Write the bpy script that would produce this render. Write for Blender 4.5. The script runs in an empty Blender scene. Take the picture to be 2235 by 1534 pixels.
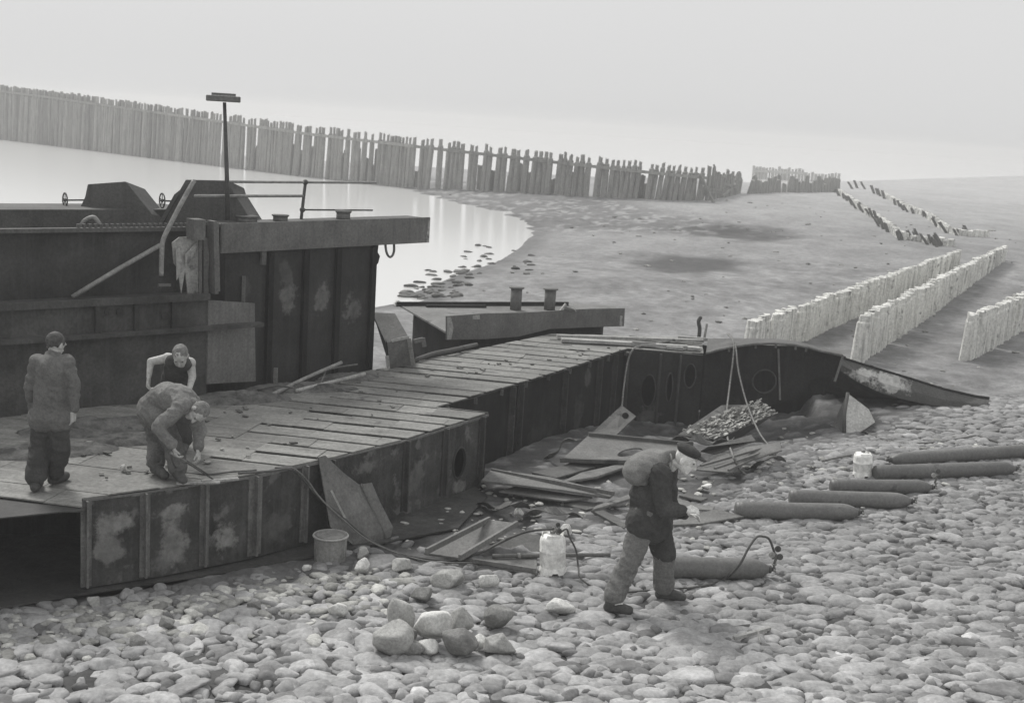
import bpy, bmesh, math, random
import numpy as np
from mathutils import Vector, Matrix, noise as mnoise
random.seed(7); rng = np.random.default_rng(11)
scene = bpy.context.scene
COL = scene.collection

# ------------------------------------------------------------------ camera geometry (used to survey the site)
H = 4.6; FPX = 2775.0; PIT = math.radians(10.2); ROLL = math.radians(3.5)
cF = np.array([0, math.cos(PIT), -math.sin(PIT)])
_R0 = np.array([1.0, 0, 0]); _U0 = np.array([0, math.sin(PIT), math.cos(PIT)])
cR = _R0*math.cos(ROLL) + _U0*math.sin(ROLL)
cU = _U0*math.cos(ROLL) - _R0*math.sin(ROLL)
cC = np.array([0, 0, H])
def ray(x, y):
    d = cF*FPX + cR*(x-1117.5) - cU*(y-767.0)
    return d/d[1]
def Z(x, y, z):
    d = ray(x, y); return cC + d*((z-H)/d[2])
def Yp(x, y, Y): return cC + ray(x, y)*Y
def VP(x, y, A, B):
    """point where the line of sight meets the upright plane through plan points A, B"""
    n = np.array([B[1]-A[1], -(B[0]-A[0]), 0.0]); d = ray(x, y)
    t = (n @ (np.array([A[0], A[1], 0])-cC))/(n @ d)
    return cC + d*t

# ------------------------------------------------------------------ helpers
def ss(a, b, x):
    t = np.clip((x-a)/(b-a), 0, 1); return t*t*(3-2*t)
def hash2(i, j, k=0):
    h = np.sin(i*127.1 + j*311.7 + k*74.7)*43758.5453
    return h - np.floor(h)
def vnoise(x, y, k=0):
    i = np.floor(x); j = np.floor(y); fx = x-i; fy = y-j
    fx = fx*fx*(3-2*fx); fy = fy*fy*(3-2*fy)
    a = hash2(i, j, k); b = hash2(i+1, j, k); c = hash2(i, j+1, k); d = hash2(i+1, j+1, k)
    return (a*(1-fx)+b*fx)*(1-fy) + (c*(1-fx)+d*fx)*fy
def fbm(x, y, k=0, o=4):
    s = 0; a = .5
    for q in range(o):
        s = s + a*(vnoise(x, y, k+q)-.5)*2; x = x*2.03+3.1; y = y*2.03+1.7; a *= .5
    return s
def poly_sd(x, y, P):
    """signed distance to a polygon, negative inside"""
    P = np.asarray(P, float); d = np.full(x.shape, 1e18); ins = np.zeros(x.shape, bool)
    n = len(P)
    for i in range(n):
        ax, ay = P[i]; bx, by = P[(i+1) % n]
        ex, ey = bx-ax, by-ay
        t = np.clip(((x-ax)*ex+(y-ay)*ey)/(ex*ex+ey*ey+1e-12), 0, 1)
        d = np.minimum(d, (x-ax-t*ex)**2+(y-ay-t*ey)**2)
        c = ((ay > y) != (by > y)) & (x < (bx-ax)*(y-ay)/(by-ay+1e-12)+ax)
        ins ^= c
    d = np.sqrt(d); return np.where(ins, -d, d)

def mesh_obj(name, V, Fc, mat=None, parent=None, smooth=False):
    me = bpy.data.meshes.new(name)
    V = np.asarray(V, float)
    if parent is not None: V = V - np.array(parent_world(parent))
    me.from_pydata(V.tolist(), [], Fc); me.update()
    if smooth: me.polygons.foreach_set('use_smooth', [True]*len(me.polygons))
    o = bpy.data.objects.new(name, me); COL.objects.link(o)
    if mat: me.materials.append(mat)
    if parent is not None: o.parent = parent
    return o
def parent_world(o):
    v = Vector((0, 0, 0))
    while o is not None:
        v = v + o.location; o = o.parent
    return v
class MB:
    def __init__(s): s.v = []; s.f = []
    def add(s, V, Fc):
        n = len(s.v); s.v += [tuple(map(float, p)) for p in V]; s.f += [[i+n for i in q] for q in Fc]; return s
    def poly(s, P, th):
        """polygon sheet of points P given thickness along its normal (downwards/backwards)"""
        P = [np.array(p, float) for p in P]; n = np.zeros(3)
        for i in range(len(P)):
            n += np.cross(P[i]-P[0], P[(i+1) % len(P)]-P[0])
        n /= (np.linalg.norm(n)+1e-12); Q = [p-n*th for p in P]; k = len(P)
        return s.add(P+Q, [list(range(k)), list(range(2*k-1, k-1, -1))] + [[i, i+k, (i+1) % k+k, (i+1) % k] for i in range(k)])
    def box(s, o, ax, ay, az):
        """box from corner o along three edge vectors"""
        o, ax, ay, az = [np.array(q, float) for q in (o, ax, ay, az)]
        V = [o, o+ax, o+ax+ay, o+ay, o+az, o+ax+az, o+ax+ay+az, o+ay+az]
        return s.add(V, [[0,3,2,1],[4,5,6,7],[0,1,5,4],[1,2,6,5],[2,3,7,6],[3,0,4,7]])
    def bar(s, a, b, w, h=None, up=(0,0,1)):
        a = np.array(a, float); b = np.array(b, float); h = h or w; d = b-a; d /= np.linalg.norm(d)
        u = np.array(up, float); sd = np.cross(d, u)
        if np.linalg.norm(sd) < 1e-4: sd = np.cross(d, np.array([1.0, 0, 0]))
        sd /= np.linalg.norm(sd); u = np.cross(sd, d)
        return s.box(a-sd*w/2-u*h/2, sd*w, u*h, b-a)
    def tube(s, pts, r, n=8, cap=True):
        P = [np.array(p, float) for p in pts]; m = len(P); R = r if hasattr(r, '__len__') else [r]*m
        V = []; u = None
        for i in range(m):
            d = P[min(i+1, m-1)]-P[max(i-1, 0)]; d /= (np.linalg.norm(d)+1e-9)
            if u is None:
                u = np.cross(d, [0, 0, 1.0])
                if np.linalg.norm(u) < 1e-3: u = np.cross(d, [1.0, 0, 0])
            u = u-d*(u@d); u /= (np.linalg.norm(u)+1e-9); w = np.cross(d, u)
            for k in range(n):
                a = 2*math.pi*k/n; V.append(P[i]+R[i]*(math.cos(a)*u+math.sin(a)*w))
        Fc = [[i*n+k, i*n+(k+1) % n, (i+1)*n+(k+1) % n, (i+1)*n+k] for i in range(m-1) for k in range(n)]
        if cap: Fc += [list(range(n-1, -1, -1)), [(m-1)*n+k for k in range(n)]]
        return s.add(V, Fc)
    def lathe(s, o, d, prof, n=28):
        """profile of (distance along d, radius)"""
        o = np.array(o, float); d = np.array(d, float); d /= np.linalg.norm(d)
        return s.tube([o+d*h for h, _ in prof], [max(q, .0005) for _, q in prof], n)
    def ell(s, c, ax, n=14, m=9):
        """ellipsoid with three axis vectors (columns of ax)"""
        c = np.array(c, float); V = []; Fc = []
        for i in range(m+1):
            t = math.pi*i/m
            for k in range(n):
                a = 2*math.pi*k/n
                V.append(c+ax[0]*math.sin(t)*math.cos(a)+ax[1]*math.sin(t)*math.sin(a)+ax[2]*math.cos(t))
        for i in range(m):
            for k in range(n): Fc.append([i*n+k, i*n+(k+1) % n, (i+1)*n+(k+1) % n, (i+1)*n+k])
        return s.add(V, Fc)
    def build(s, name, mat, parent=None, smooth=False): return mesh_obj(name, s.v, s.f, mat, parent, smooth)

def thing(name, label, cat, loc, group=None):
    o = bpy.data.objects.new(name, None); COL.objects.link(o); o.location = tuple(float(q) for q in loc)
    o.empty_display_size = .2
    return tag(o, label, cat, group)
def tag(o, label, cat, group=None):
    o['label'] = label; o['category'] = cat
    if group: o['group'] = group
    return o
def weld(o, smooth_angle=None):
    bm = bmesh.new(); bm.from_mesh(o.data); bmesh.ops.remove_doubles(bm, verts=bm.verts, dist=1e-5)
    bmesh.ops.recalc_face_normals(bm, faces=bm.faces); bm.to_mesh(o.data); bm.free(); return o
def bevel(o, w=.01, seg=2, ang=30):
    weld(o); m = o.modifiers.new('bevel', 'BEVEL'); m.width = w; m.segments = seg; m.limit_method = 'ANGLE'; m.angle_limit = math.radians(ang); return o
def crom(P, k=6):
    P = [np.array(p, float) for p in P]; Q = [2*P[0]-P[1]]+P+[2*P[-1]-P[-2]]; out = []
    for i in range(1, len(Q)-2):
        for j in range(k):
            t = j/k; a, b, c, d = Q[i-1], Q[i], Q[i+1], Q[i+2]
            out.append(.5*((2*b)+(c-a)*t+(2*a-5*b+4*c-d)*t*t+(-a+3*b-3*c+d)*t**3))
    return out+[P[-1]]

# ------------------------------------------------------------------ materials (a black and white world: greys)
def g(v): return (v, v, v*.985, 1)
def M(name, lo, hi, scale=3.0, rough=.85, bump=.25, stretch=(1,1,1), patch=None, streak=None, island=0, spec=.3, metal=0, grain=30, stains=None, bdist=.02):
    m = bpy.data.materials.new(name); m.use_nodes = True; nt = m.node_tree; N = nt.nodes; L = nt.links
    b = N['Principled BSDF']; b.inputs['Roughness'].default_value = rough
    b.inputs['Specular IOR Level'].default_value = spec; b.inputs['Metallic'].default_value = metal
    tc = N.new('ShaderNodeTexCoord'); mp = N.new('ShaderNodeMapping'); mp.inputs['Scale'].default_value = stretch
    L.new(tc.outputs['Object'], mp.inputs['Vector'])
    def nz(sc, det=6, rg=.62, vec=None):
        n = N.new('ShaderNodeTexNoise'); n.inputs['Scale'].default_value = sc; n.inputs['Detail'].default_value = det
        n.inputs['Roughness'].default_value = rg; L.new(vec or mp.outputs['Vector'], n.inputs['Vector']); return n.outputs['Fac']
    def ramp(fac, p0, c0, p1, c1):
        r = N.new('ShaderNodeValToRGB'); r.color_ramp.elements[0].position = p0; r.color_ramp.elements[1].position = p1
        r.color_ramp.elements[0].color = c0; r.color_ramp.elements[1].color = c1; L.new(fac, r.inputs['Fac']); return r.outputs['Color']
    def mix(fac, a, bb, mode='MIX'):
        x = N.new('ShaderNodeMix'); x.data_type = 'RGBA'; x.blend_type = mode
        if isinstance(fac, (int, float)): x.inputs['Factor'].default_value = fac
        else: L.new(fac, x.inputs['Factor'])
        for sk, val in ((x.inputs[6], a), (x.inputs[7], bb)):
            if isinstance(val, tuple): sk.default_value = val
            else: L.new(val, sk)
        return x.outputs[2]
    base = nz(scale)
    c = ramp(base, .32, g(lo), .68, g(hi))
    fine = nz(grain, 4, .7, tc.outputs['Object'])
    c = mix(1.0, c, ramp(fine, .25, g(.62), .75, g(1.3)), 'MULTIPLY')
    if patch:
        v, psc, th = patch
        c = mix(ramp(nz(psc, 5, .6, tc.outputs['Object']), th, g(0), th+.06, g(1)), c, g(v))
    if streak:
        v, amt = streak
        mp2 = N.new('ShaderNodeMapping'); mp2.inputs['Scale'].default_value = (7, 7, .45); L.new(tc.outputs['Object'], mp2.inputs['Vector'])
        f = ramp(nz(1.6, 6, .7, mp2.outputs['Vector']), .5, g(0), .75, g(amt)); c = mix(f, c, g(v))
    if stains:
        wob = N.new('ShaderNodeTexNoise'); wob.inputs['Scale'].default_value = 4.2; wob.inputs['Detail'].default_value = 8; wob.inputs['Roughness'].default_value = .68
        L.new(tc.outputs['Object'], wob.inputs['Vector'])
        for (cx, cy, cz, rx, rz, v) in stains:
            mm = N.new('ShaderNodeMapping'); mm.vector_type = 'POINT'
            mm.inputs['Location'].default_value = (-cx/rx, -cy/rx, -cz/rz); mm.inputs['Scale'].default_value = (1/rx, 1/rx, 1/rz)
            L.new(tc.outputs['Object'], mm.inputs['Vector'])
            ln = N.new('ShaderNodeVectorMath'); ln.operation = 'LENGTH'; L.new(mm.outputs[0], ln.inputs[0])
            ad = N.new('ShaderNodeMath'); ad.operation = 'MULTIPLY_ADD'; L.new(wob.outputs['Fac'], ad.inputs[0])
            ad.inputs[1].default_value = 3.2; L.new(ln.outputs['Value'], ad.inputs[2])
            mr = N.new('ShaderNodeMapRange'); mr.inputs['From Min'].default_value = 2.2; mr.inputs['From Max'].default_value = 2.6
            mr.inputs['To Min'].default_value = .85; mr.inputs['To Max'].default_value = 0; L.new(ad.outputs[0], mr.inputs['Value'])
            c = mix(mr.outputs[0], c, mix(1.0, g(v), ramp(nz(9, 6, .7, tc.outputs['Object']), .3, g(.55), .7, g(1.25)), 'MULTIPLY'))
    if island:
        ge = N.new('ShaderNodeNewGeometry')
        c = mix(1.0, c, ramp(ge.outputs['Random Per Island'], 0, g(1-island), 1, g(1+island)), 'MULTIPLY')
    L.new(c, b.inputs['Base Color'])
    if bump:
        bp = N.new('ShaderNodeBump'); bp.inputs['Strength'].default_value = bump; bp.inputs['Distance'].default_value = bdist
        ad = N.new('ShaderNodeMath'); ad.operation = 'ADD'; L.new(base, ad.inputs[0]); L.new(fine, ad.inputs[1])
        L.new(ad.outputs[0], bp.inputs['Height']); L.new(bp.outputs['Normal'], b.inputs['Normal'])
    return m
HAZE = .0024; VEIL0 = 7.4; VEIL1 = 8.4; SUNE = 3.0
# ------------------------------------------------------------------ terrain
WATER_Z = -.6
shore_px = [(821,401),(891,412),(963,433),(1036,450),(1094,462),(1138,479),(1161,494),(1172,512),(1152,537),(1123,553),
            (1075,575),(1010,603),(960,625),(915,637),(900,648),(935,655),(900,664),(860,664),(815,672)]
shore = [tuple(Z(x, y, WATER_Z)[:2]) for x, y in shore_px]
WPOLY = [(-900, 900), (-420, 700), (-52, 150), (-34, 117), (-17.5, 100.5)] + shore + [(-9, 29), (-30, 24), (-400, 20), (-900, 100)]
def to_z0(px, z=0): return [tuple(Z(x, y, z)[:2]) for x, y in px]
COB = to_z0([(-600,1700),(-420,1360),(115,1330),(420,1288),(700,1240),(900,1230),(1010,1240),(1150,1250),(1260,1200),(1330,1150),(1480,1140),(1600,1100),
             (1700,1035),(1760,985),(1850,960),(1990,915),(2140,885),(2420,850),(2900,1000),(3400,1800)])
HULLFP = [(-8,10.75),(-3.95,11.2),(-2.65,12.25),(-1.85,13.05),(-1.1,14.2),(-.25,15.7),(-.6,16.3),(1.9,21.5),(5.4,21.5),(5.4,23),(.65,23.3),(-3.6,15.6),(-8,14)]
def hollow(x, y, px, py, sx, sy):
    c = Z(px, py, -.3); return np.exp(-((x-c[0])/sx)**2-((y-c[1])/sy)**2)
def terrain_base(x, y):
    sd = poly_sd(x, y, WPOLY)
    mud = np.where(sd > 0, WATER_Z+.3*(1-np.exp(-sd/3.5)), WATER_Z+.14*np.maximum(sd, -7))
    rise = ss(26, 62, y)*ss(4, 19, x)*.45
    mud = mud+rise*ss(0, 8, sd)+.38*np.exp(-((x-7)/9)**2-((y-88)/9)**2)*ss(0, 6, sd)
    mud = mud-.12*hollow(x, y, 1500, 572, 3.2, 4.5)-.12*hollow(x, y, 1620, 515, 3.5, 7)
    mud = mud+.16*hollow(x, y, 1450, 535, 5, 5)+.2*hollow(x, y, 1330, 620, 4, 4)+.12*hollow(x, y, 1700, 490, 7, 8)
    mud = mud-1.6*ss(0, 40, y-(124+np.maximum(x-26, 0)*1.75))     # the spit ends in open water
    near = .045*np.log1p(np.exp(np.clip((x-1.5)*1.2, -40, 40)))/1.2*1.0 + .02*np.maximum(11-y, 0)
    w = ss(20.5, 27, y)
    z = near*(1-w)+mud*w
    fp = poly_sd(x, y, HULLFP)
    pit = .42*np.exp(-((x-3.5)/3.1)**2-((y-20.6)/1.7)**2)*ss(17.2, 19.4, y)
    return z-.3*(1-ss(-.15, .12, fp))-pit, sd
def terrain_h(x, y):
    a = np.array([float(x)]); b = np.array([float(y)]); return float(terrain_base(a, b)[0][0])
def G(px, py, dz=0.0):
    """ground point seen along a line of sight"""
    P = Z(px, py, 0)
    for _ in range(14): P = Z(px, py, terrain_h(P[0], P[1])+dz)
    return P

# tensor grid: fine where the paving is, coarse to the horizon
ys = [2.0]
while ys[-1] < 950:
    y = ys[-1]; ys.append(y*(1.03 if y < 8.4 else 1.0036 if y < 17 else 1.0040 if y < 27 else 1.0045 if y < 110 else 1.01 if y < 160 else 1.04))
ys = np.array(ys)
us = np.concatenate([-np.geomspace(4, .53, 26), np.arange(-.51, .53, .0030), np.geomspace(.54, 4, 26)])
UU, YY = np.meshgrid(us, ys); XX = UU*YY
z0, SD = terrain_base(XX, YY)
cob = poly_sd(XX, YY, COB)+.35*fbm(XX*.9, YY*.9, 5)
cm = 1-ss(-.35, .3, cob)                                   # 1 on the stone pitching
lim = (YY > 6) & (YY < 34)
th = .32; wx = XX+.11*fbm(XX*2.3, YY*2.3, 21)+.035*fbm(XX*8, YY*8, 23, 2); wy = YY+.09*fbm(XX*2.3, YY*2.3, 31)+.028*fbm(XX*8, YY*8, 33, 2)
sz = 1+.25*fbm(XX*.25, YY*.25, 77, 2)
a_ = ((wx*math.cos(th)+wy*math.sin(th))/.235); b_ = ((-wx*math.sin(th)+wy*math.cos(th))/.17)
ai = np.floor(a_); bi = np.floor(b_)
F1 = np.full(XX.shape, 9.0); F2 = F1.copy(); hid = np.zeros(XX.shape); tx = np.zeros(XX.shape); ty = tx.copy(); dxx = tx.copy(); dyy = tx.copy()
for dj in (-1, 0, 1):
    for di in (-1, 0, 1):
        ci = ai+di; cj = bi+dj
        qx = ci+.5+.42*(hash2(ci, cj, 1)*2-1)+.5*(np.mod(cj, 2)-.5); qy = cj+.5+.36*(hash2(ci, cj, 2)*2-1)
        sw = .62+.76*hash2(ci, cj, 9)
        ddx = (a_-qx); ddy = (b_-qy); d = np.sqrt(ddx**2+ddy**2)/sw
        nw = d < F1
        F2 = np.where(nw, F1, np.minimum(F2, d))
        hid = np.where(nw, hash2(ci, cj, 3), hid); tx = np.where(nw, hash2(ci, cj, 4)*2-1, tx); ty = np.where(nw, hash2(ci, cj, 6)*2-1, ty)
        dxx = np.where(nw, ddx, dxx); dyy = np.where(nw, ddy, dyy); F1 = np.where(nw, d, F1)
e = np.clip((F2-F1)/.25, 0, 1)
dome = np.sqrt(np.clip(1-(1-e)**2, 0, 1))
amp = .048*(1+.7*fbm(XX*.5, YY*.5, 55, 2))
stone = .02*fbm(XX*3, YY*3, 8, 3)+.028
# loose dirt with odd stones between paving and wreck
odd = (hid > .74)*np.sqrt(dome)*ss(0, .5, 1-F1)
dirt = .05*fbm(XX*.8, YY*.8, 40)+.03*fbm(XX*4.2, YY*4.2, 44, 4)+.016*fbm(XX*13, YY*11, 48, 3)+.045*odd*ss(.35, .6, vnoise(XX*.7, YY*.7, 61))
far = .03*fbm(XX*.35, YY*.35, 71, 4)+.02*fbm(XX*1.1, YY*2.0, 81, 4)
fade = ss(6, 8, YY)*(1-ss(25, 30, YY))
ZZ = z0+np.where(lim, fade*(cm*(stone-.04)+(1-cm)*dirt), 0)+(1-fade)*far*ss(3, 9, YY)*ss(-1, 2, SD)
fs = ss(-9, -3, -np.abs(SD-4.5)-2.5*fbm(XX*.3, YY*.2, 97, 3))*(XX < 16)*(XX > -14)*ss(58, 66, YY)    # stony foreshore below the pile wall
shst = (np.abs(SD) < 3.2)*(YY < 58)*(YY > 30)*(XX < 4)*ss(3.2, 1.0, np.abs(SD))
ZZ += .16*fs*fbm(XX*1.6, YY*.9, 91, 3)
# tone of the ground, paled far off to stand in for haze
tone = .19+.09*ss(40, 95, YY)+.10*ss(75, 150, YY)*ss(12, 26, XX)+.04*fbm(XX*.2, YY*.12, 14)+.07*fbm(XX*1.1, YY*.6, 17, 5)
hol = np.maximum(hollow(XX, YY, 1500, 572, 2.6, 3.2), hollow(XX, YY, 1615, 515, 2.9, 5.2))
tone = tone*(1-.72*ss(.15, .75, hol+.35*fbm(XX*.8, YY*.5, 19)))
bed = fs*ss(-.1, .35, fbm(XX*1.2, YY*.6, 23)+.25)
tone = tone*(1-.5*fs)+.14*bed*(vnoise(XX*3, YY*1.6, 4) > .6)
tone = np.where((YY > 24) & (YY < 50), tone*(.8+.4*vnoise(XX*4, YY*2, 66))*(1+.25*fbm(XX*2.2, YY*1.6, 68, 3)), tone)
wet = ss(.5, -.5, SD-.6); tone = tone*(1-.4*wet)
ctone = .06+.035*fbm(XX*4, YY*4, 34)
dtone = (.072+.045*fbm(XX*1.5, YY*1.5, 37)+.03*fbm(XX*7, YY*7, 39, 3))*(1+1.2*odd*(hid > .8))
rgt = ss(5.3, 6.8, XX-.45*(YY-19)); dtone = dtone*(1-rgt)+rgt*.20*(.8+.4*hid)  # dark mud carried on under the hull end, standing in for its shade
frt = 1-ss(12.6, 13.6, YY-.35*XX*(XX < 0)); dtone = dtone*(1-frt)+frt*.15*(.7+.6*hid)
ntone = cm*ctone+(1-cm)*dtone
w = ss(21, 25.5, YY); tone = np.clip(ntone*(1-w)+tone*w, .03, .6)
nr, nc = XX.shape
me = bpy.data.meshes.new('ground')
idx = np.arange(nr*nc).reshape(nr, nc)
quads = np.stack([idx[:-1, :-1], idx[:-1, 1:], idx[1:, 1:], idx[1:, :-1]], -1).reshape(-1, 4)
me.vertices.add(nr*nc); me.vertices.foreach_set('co', np.stack([XX, YY, ZZ], -1).astype(np.float32).ravel())
me.loops.add(quads.size); me.loops.foreach_set('vertex_index', quads.astype(np.int32).ravel())
me.polygons.add(len(quads)); me.polygons.foreach_set('loop_start', np.arange(0, quads.size, 4, dtype=np.int32)); me.polygons.foreach_set('loop_total', np.full(len(quads), 4, np.int32))
me.polygons.foreach_set('use_smooth', np.ones(len(quads), bool))
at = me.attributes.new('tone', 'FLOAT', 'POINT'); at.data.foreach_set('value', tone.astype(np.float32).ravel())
me.update(); me.validate()
ground = bpy.data.objects.new('ground', me); COL.objects.link(ground); ground['kind'] = 'structure'
def ground_mat():
    m = bpy.data.materials.new('stone_and_mud'); m.use_nodes = True; nt = m.node_tree; N = nt.nodes; L = nt.links; b = N['Principled BSDF']
    a = N.new('ShaderNodeAttribute'); a.attribute_name = 'tone'
    tc = N.new('ShaderNodeTexCoord')
    n = N.new('ShaderNodeTexNoise'); n.inputs['Scale'].default_value = 22; n.inputs['Detail'].default_value = 6; n.inputs['Roughness'].default_value = .7; L.new(tc.outputs['Object'], n.inputs['Vector'])
    n2 = N.new('ShaderNodeTexNoise'); n2.inputs['Scale'].default_value = 3.6; n2.inputs['Detail'].default_value = 9; n2.inputs['Roughness'].default_value = .75; L.new(tc.outputs['Object'], n2.inputs['Vector'])
    mr = N.new('ShaderNodeMapRange'); mr.inputs['From Min'].default_value = .25; mr.inputs['From Max'].default_value = .75; mr.inputs['To Min'].default_value = .7; mr.inputs['To Max'].default_value = 1.3; L.new(n.outputs['Fac'], mr.inputs['Value'])
    mr2 = N.new('ShaderNodeMapRange'); mr2.inputs['From Min'].default_value = .3; mr2.inputs['From Max'].default_value = .7; mr2.inputs['To Min'].default_value = .62; mr2.inputs['To Max'].default_value = 1.38; L.new(n2.outputs['Fac'], mr2.inputs['Value'])
    p = N.new('ShaderNodeMath'); p.operation = 'MULTIPLY'; L.new(a.outputs['Fac'], p.inputs[0]); L.new(mr.outputs[0], p.inputs[1])
    q = N.new('ShaderNodeMath'); q.operation = 'MULTIPLY'; L.new(p.outputs[0], q.inputs[0]); L.new(mr2.outputs[0], q.inputs[1])
    L.new(q.outputs[0], b.inputs['Base Color']); b.inputs['Roughness'].default_value = .8; b.inputs['Specular IOR Level'].default_value = .25
    bp = N.new('ShaderNodeBump'); bp.inputs['Strength'].default_value = .5; bp.inputs['Distance'].default_value = .02; L.new(n.outputs['Fac'], bp.inputs['Height']); L.new(bp.outputs['Normal'], b.inputs['Normal'])
    return m
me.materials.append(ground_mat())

# the pitched stones themselves: rounded flat boulders bedded side by side
def ico(sub):
    bm = bmesh.new(); bmesh.ops.create_icosphere(bm, subdivisions=sub, radius=1)
    V = np.array([v.co[:] for v in bm.verts]); Fc = np.array([[v.index for v in f.verts] for f in bm.faces]); bm.free(); return V, Fc
def pebble(V, seed, k=13):
    r_ = np.random.default_rng(seed); n = r_.normal(size=(15, 3)); n /= np.linalg.norm(n, axis=1)[:, None]; dd_ = r_.uniform(.62, 1.0, 15)
    dt = V@n.T; q = np.where(dt > .05, dd_/np.maximum(dt, .05), 9)
    rad = -np.log(np.sum(np.exp(-q*k), axis=1)+math.exp(-k*1.08))/k
    rad = rad*(1+.05*np.array([mnoise.noise(Vector(v*2.6+seed)) for v in V])+.025*np.array([mnoise.noise(Vector(v*7+seed)) for v in V]))
    P = V*rad[:, None]; return P/np.abs(P).max(axis=0)
stone_V = []; stone_F = []; stone_T = []; nv = 0
lib = []
for sub in (3, 2):
    V, Fc = ico(sub); keep = Fc[(V[Fc][:, :, 2].max(axis=1) > -.12)]
    used = np.unique(keep); remap = np.zeros(len(V), int); remap[used] = np.arange(len(used))
    lib.append(([pebble(V, 100*sub+i, 22)[used] for i in range(22)], remap[keep]))
ar_ = np.arange(-85, 165); br_ = np.arange(20, 215)
A_, B_ = np.meshgrid(ar_, br_); A_ = A_.ravel(); B_ = B_.ravel(); n_ = len(A_)
qa = (A_+.5+.34*(rng.random(n_)*2-1)+.5*(np.mod(B_, 2)-.5))*.196; qb = (B_+.5+.30*(rng.random(n_)*2-1))*.134
sx_ = qa*math.cos(th)-qb*math.sin(th); sy_ = qa*math.sin(th)+qb*math.cos(th)
ok = (sy_ > 7.2) & (sy_ < 25) & (sx_ > -.56*sy_) & (sx_ < .78*sy_)
sx_, sy_ = sx_[ok], sy_[ok]
cb = poly_sd(sx_, sy_, COB)+.3*fbm(sx_*.9, sy_*.9, 5)
ok = (cb < 0) | ((cb < .7) & (rng.random(len(cb)) < .35)); sx_, sy_, cb = sx_[ok], sy_[ok], cb[ok]
sz_ = terrain_base(sx_, sy_)[0]
rub = ss(.2, -1.2, sx_)*ss(13.6, 12.6, sy_-.3*np.abs(sx_))
for i in range(len(sx_)):
    if rng.random() < .02: continue
    shp, keep = lib[0 if sy_[i] < 11.6 else 1]
    P = shp[int(rng.integers(22))]; ro = float(rub[i]); s = rng.uniform(.78, 1.22)*(1+.12*rng.normal()*.5)
    big = 1.5 if rng.random() < .05 else 1.0
    r3 = np.array([.150*s*rng.uniform(.85, 1.3)*big, .104*s*rng.uniform(.85, 1.2)*big, .050*rng.uniform(.8, 1.2)*(1+.15*(big > 1))])
    if ro > .5 and rng.random() < .5: r3 *= [rng.uniform(.5, 1.3), rng.uniform(.5, 1.2), rng.uniform(.9, 1.35)]
    yaw = th+rng.normal()*(.28+.9*ro)-.1; tx_, ty_ = rng.normal()*(.09+.05*ro)+.05, rng.normal()*(.06+.05*ro)
    Rz = np.array([[math.cos(yaw), -math.sin(yaw), 0], [math.sin(yaw), math.cos(yaw), 0], [0, 0, 1]])
    Rx = np.array([[1, 0, 0], [0, math.cos(tx_), -math.sin(tx_)], [0, math.sin(tx_), math.cos(tx_)]]); Ry = np.array([[math.cos(ty_), 0, math.sin(ty_)], [0, 1, 0], [-math.sin(ty_), 0, math.cos(ty_)]])
    V = (P*r3)@(Rx@Ry).T@Rz.T+np.array([sx_[i], sy_[i], sz_[i]-.020+rng.normal()*.008])
    stone_V.append(V.astype(np.float32)); stone_F.append((keep+nv).astype(np.int32)); nv += len(V)
    t_ = rng.uniform(.215, .36)*(.55 if rng.random() < .07 else 1)*(1.3 if rng.random() < .07 else 1)*(.84+.30*ss(14, 10, sy_[i])-.06*ss(2, 6, sx_[i])); stone_T.append(np.full(len(V), np.float32(t_)*(.85 if cb[i] > -.3 else 1)))
# smaller stones wedged into the gaps
ar_ = np.arange(-160, 270); br_ = np.arange(50, 400); A_, B_ = np.meshgrid(ar_, br_); A_ = A_.ravel(); B_ = B_.ravel(); n_ = len(A_)
qa = (A_+.9*rng.random(n_))*.105; qb = (B_+.9*rng.random(n_))*.072
gx_ = qa*math.cos(th)-qb*math.sin(th); gy_ = qa*math.sin(th)+qb*math.cos(th)
ok = (gy_ > 8) & (gy_ < 19) & (gx_ > -.50*gy_) & (gx_ < .54*gy_) & (rng.random(n_) < .34)
gx_, gy_ = gx_[ok], gy_[ok]; ok = poly_sd(gx_, gy_, COB) < .1; gx_, gy_ = gx_[ok], gy_[ok]; gz_ = terrain_base(gx_, gy_)[0]
for i in range(len(gx_)):
    shp, keep = lib[1]; P = shp[int(rng.integers(22))]; yaw = rng.uniform(0, 6.28)
    r3 = np.array([.070*rng.uniform(.6, 1.3), .052*rng.uniform(.7, 1.2), .045*rng.uniform(.7, 1.2)])
    Rz = np.array([[math.cos(yaw), -math.sin(yaw), 0], [math.sin(yaw), math.cos(yaw), 0], [0, 0, 1]])
    V = (P*r3)@Rz.T+np.array([gx_[i], gy_[i], gz_[i]-.012+rng.normal()*.008])
    stone_V.append(V.astype(np.float32)); stone_F.append((keep+nv).astype(np.int32)); nv += len(V); stone_T.append(np.full(len(V), np.float32(rng.uniform(.14, .30))))
stone_V = np.concatenate(stone_V); stone_F = np.concatenate(stone_F); stone_T = np.concatenate(stone_T)
stone_T = stone_T*(1+.2*fbm(stone_V[:, 0]*.5, stone_V[:, 1]*.5, 34))
me2 = bpy.data.meshes.new('stone_pitching'); me2.vertices.add(len(stone_V)); me2.vertices.foreach_set('co', stone_V.astype(np.float32).ravel())
me2.loops.add(stone_F.size); me2.loops.foreach_set('vertex_index', stone_F.astype(np.int32).ravel())
me2.polygons.add(len(stone_F)); me2.polygons.foreach_set('loop_start', np.arange(0, stone_F.size, 3, dtype=np.int32)); me2.polygons.foreach_set('loop_total', np.full(len(stone_F), 3, np.int32))
me2.polygons.foreach_set('use_smooth', np.ones(len(stone_F), bool))
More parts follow.
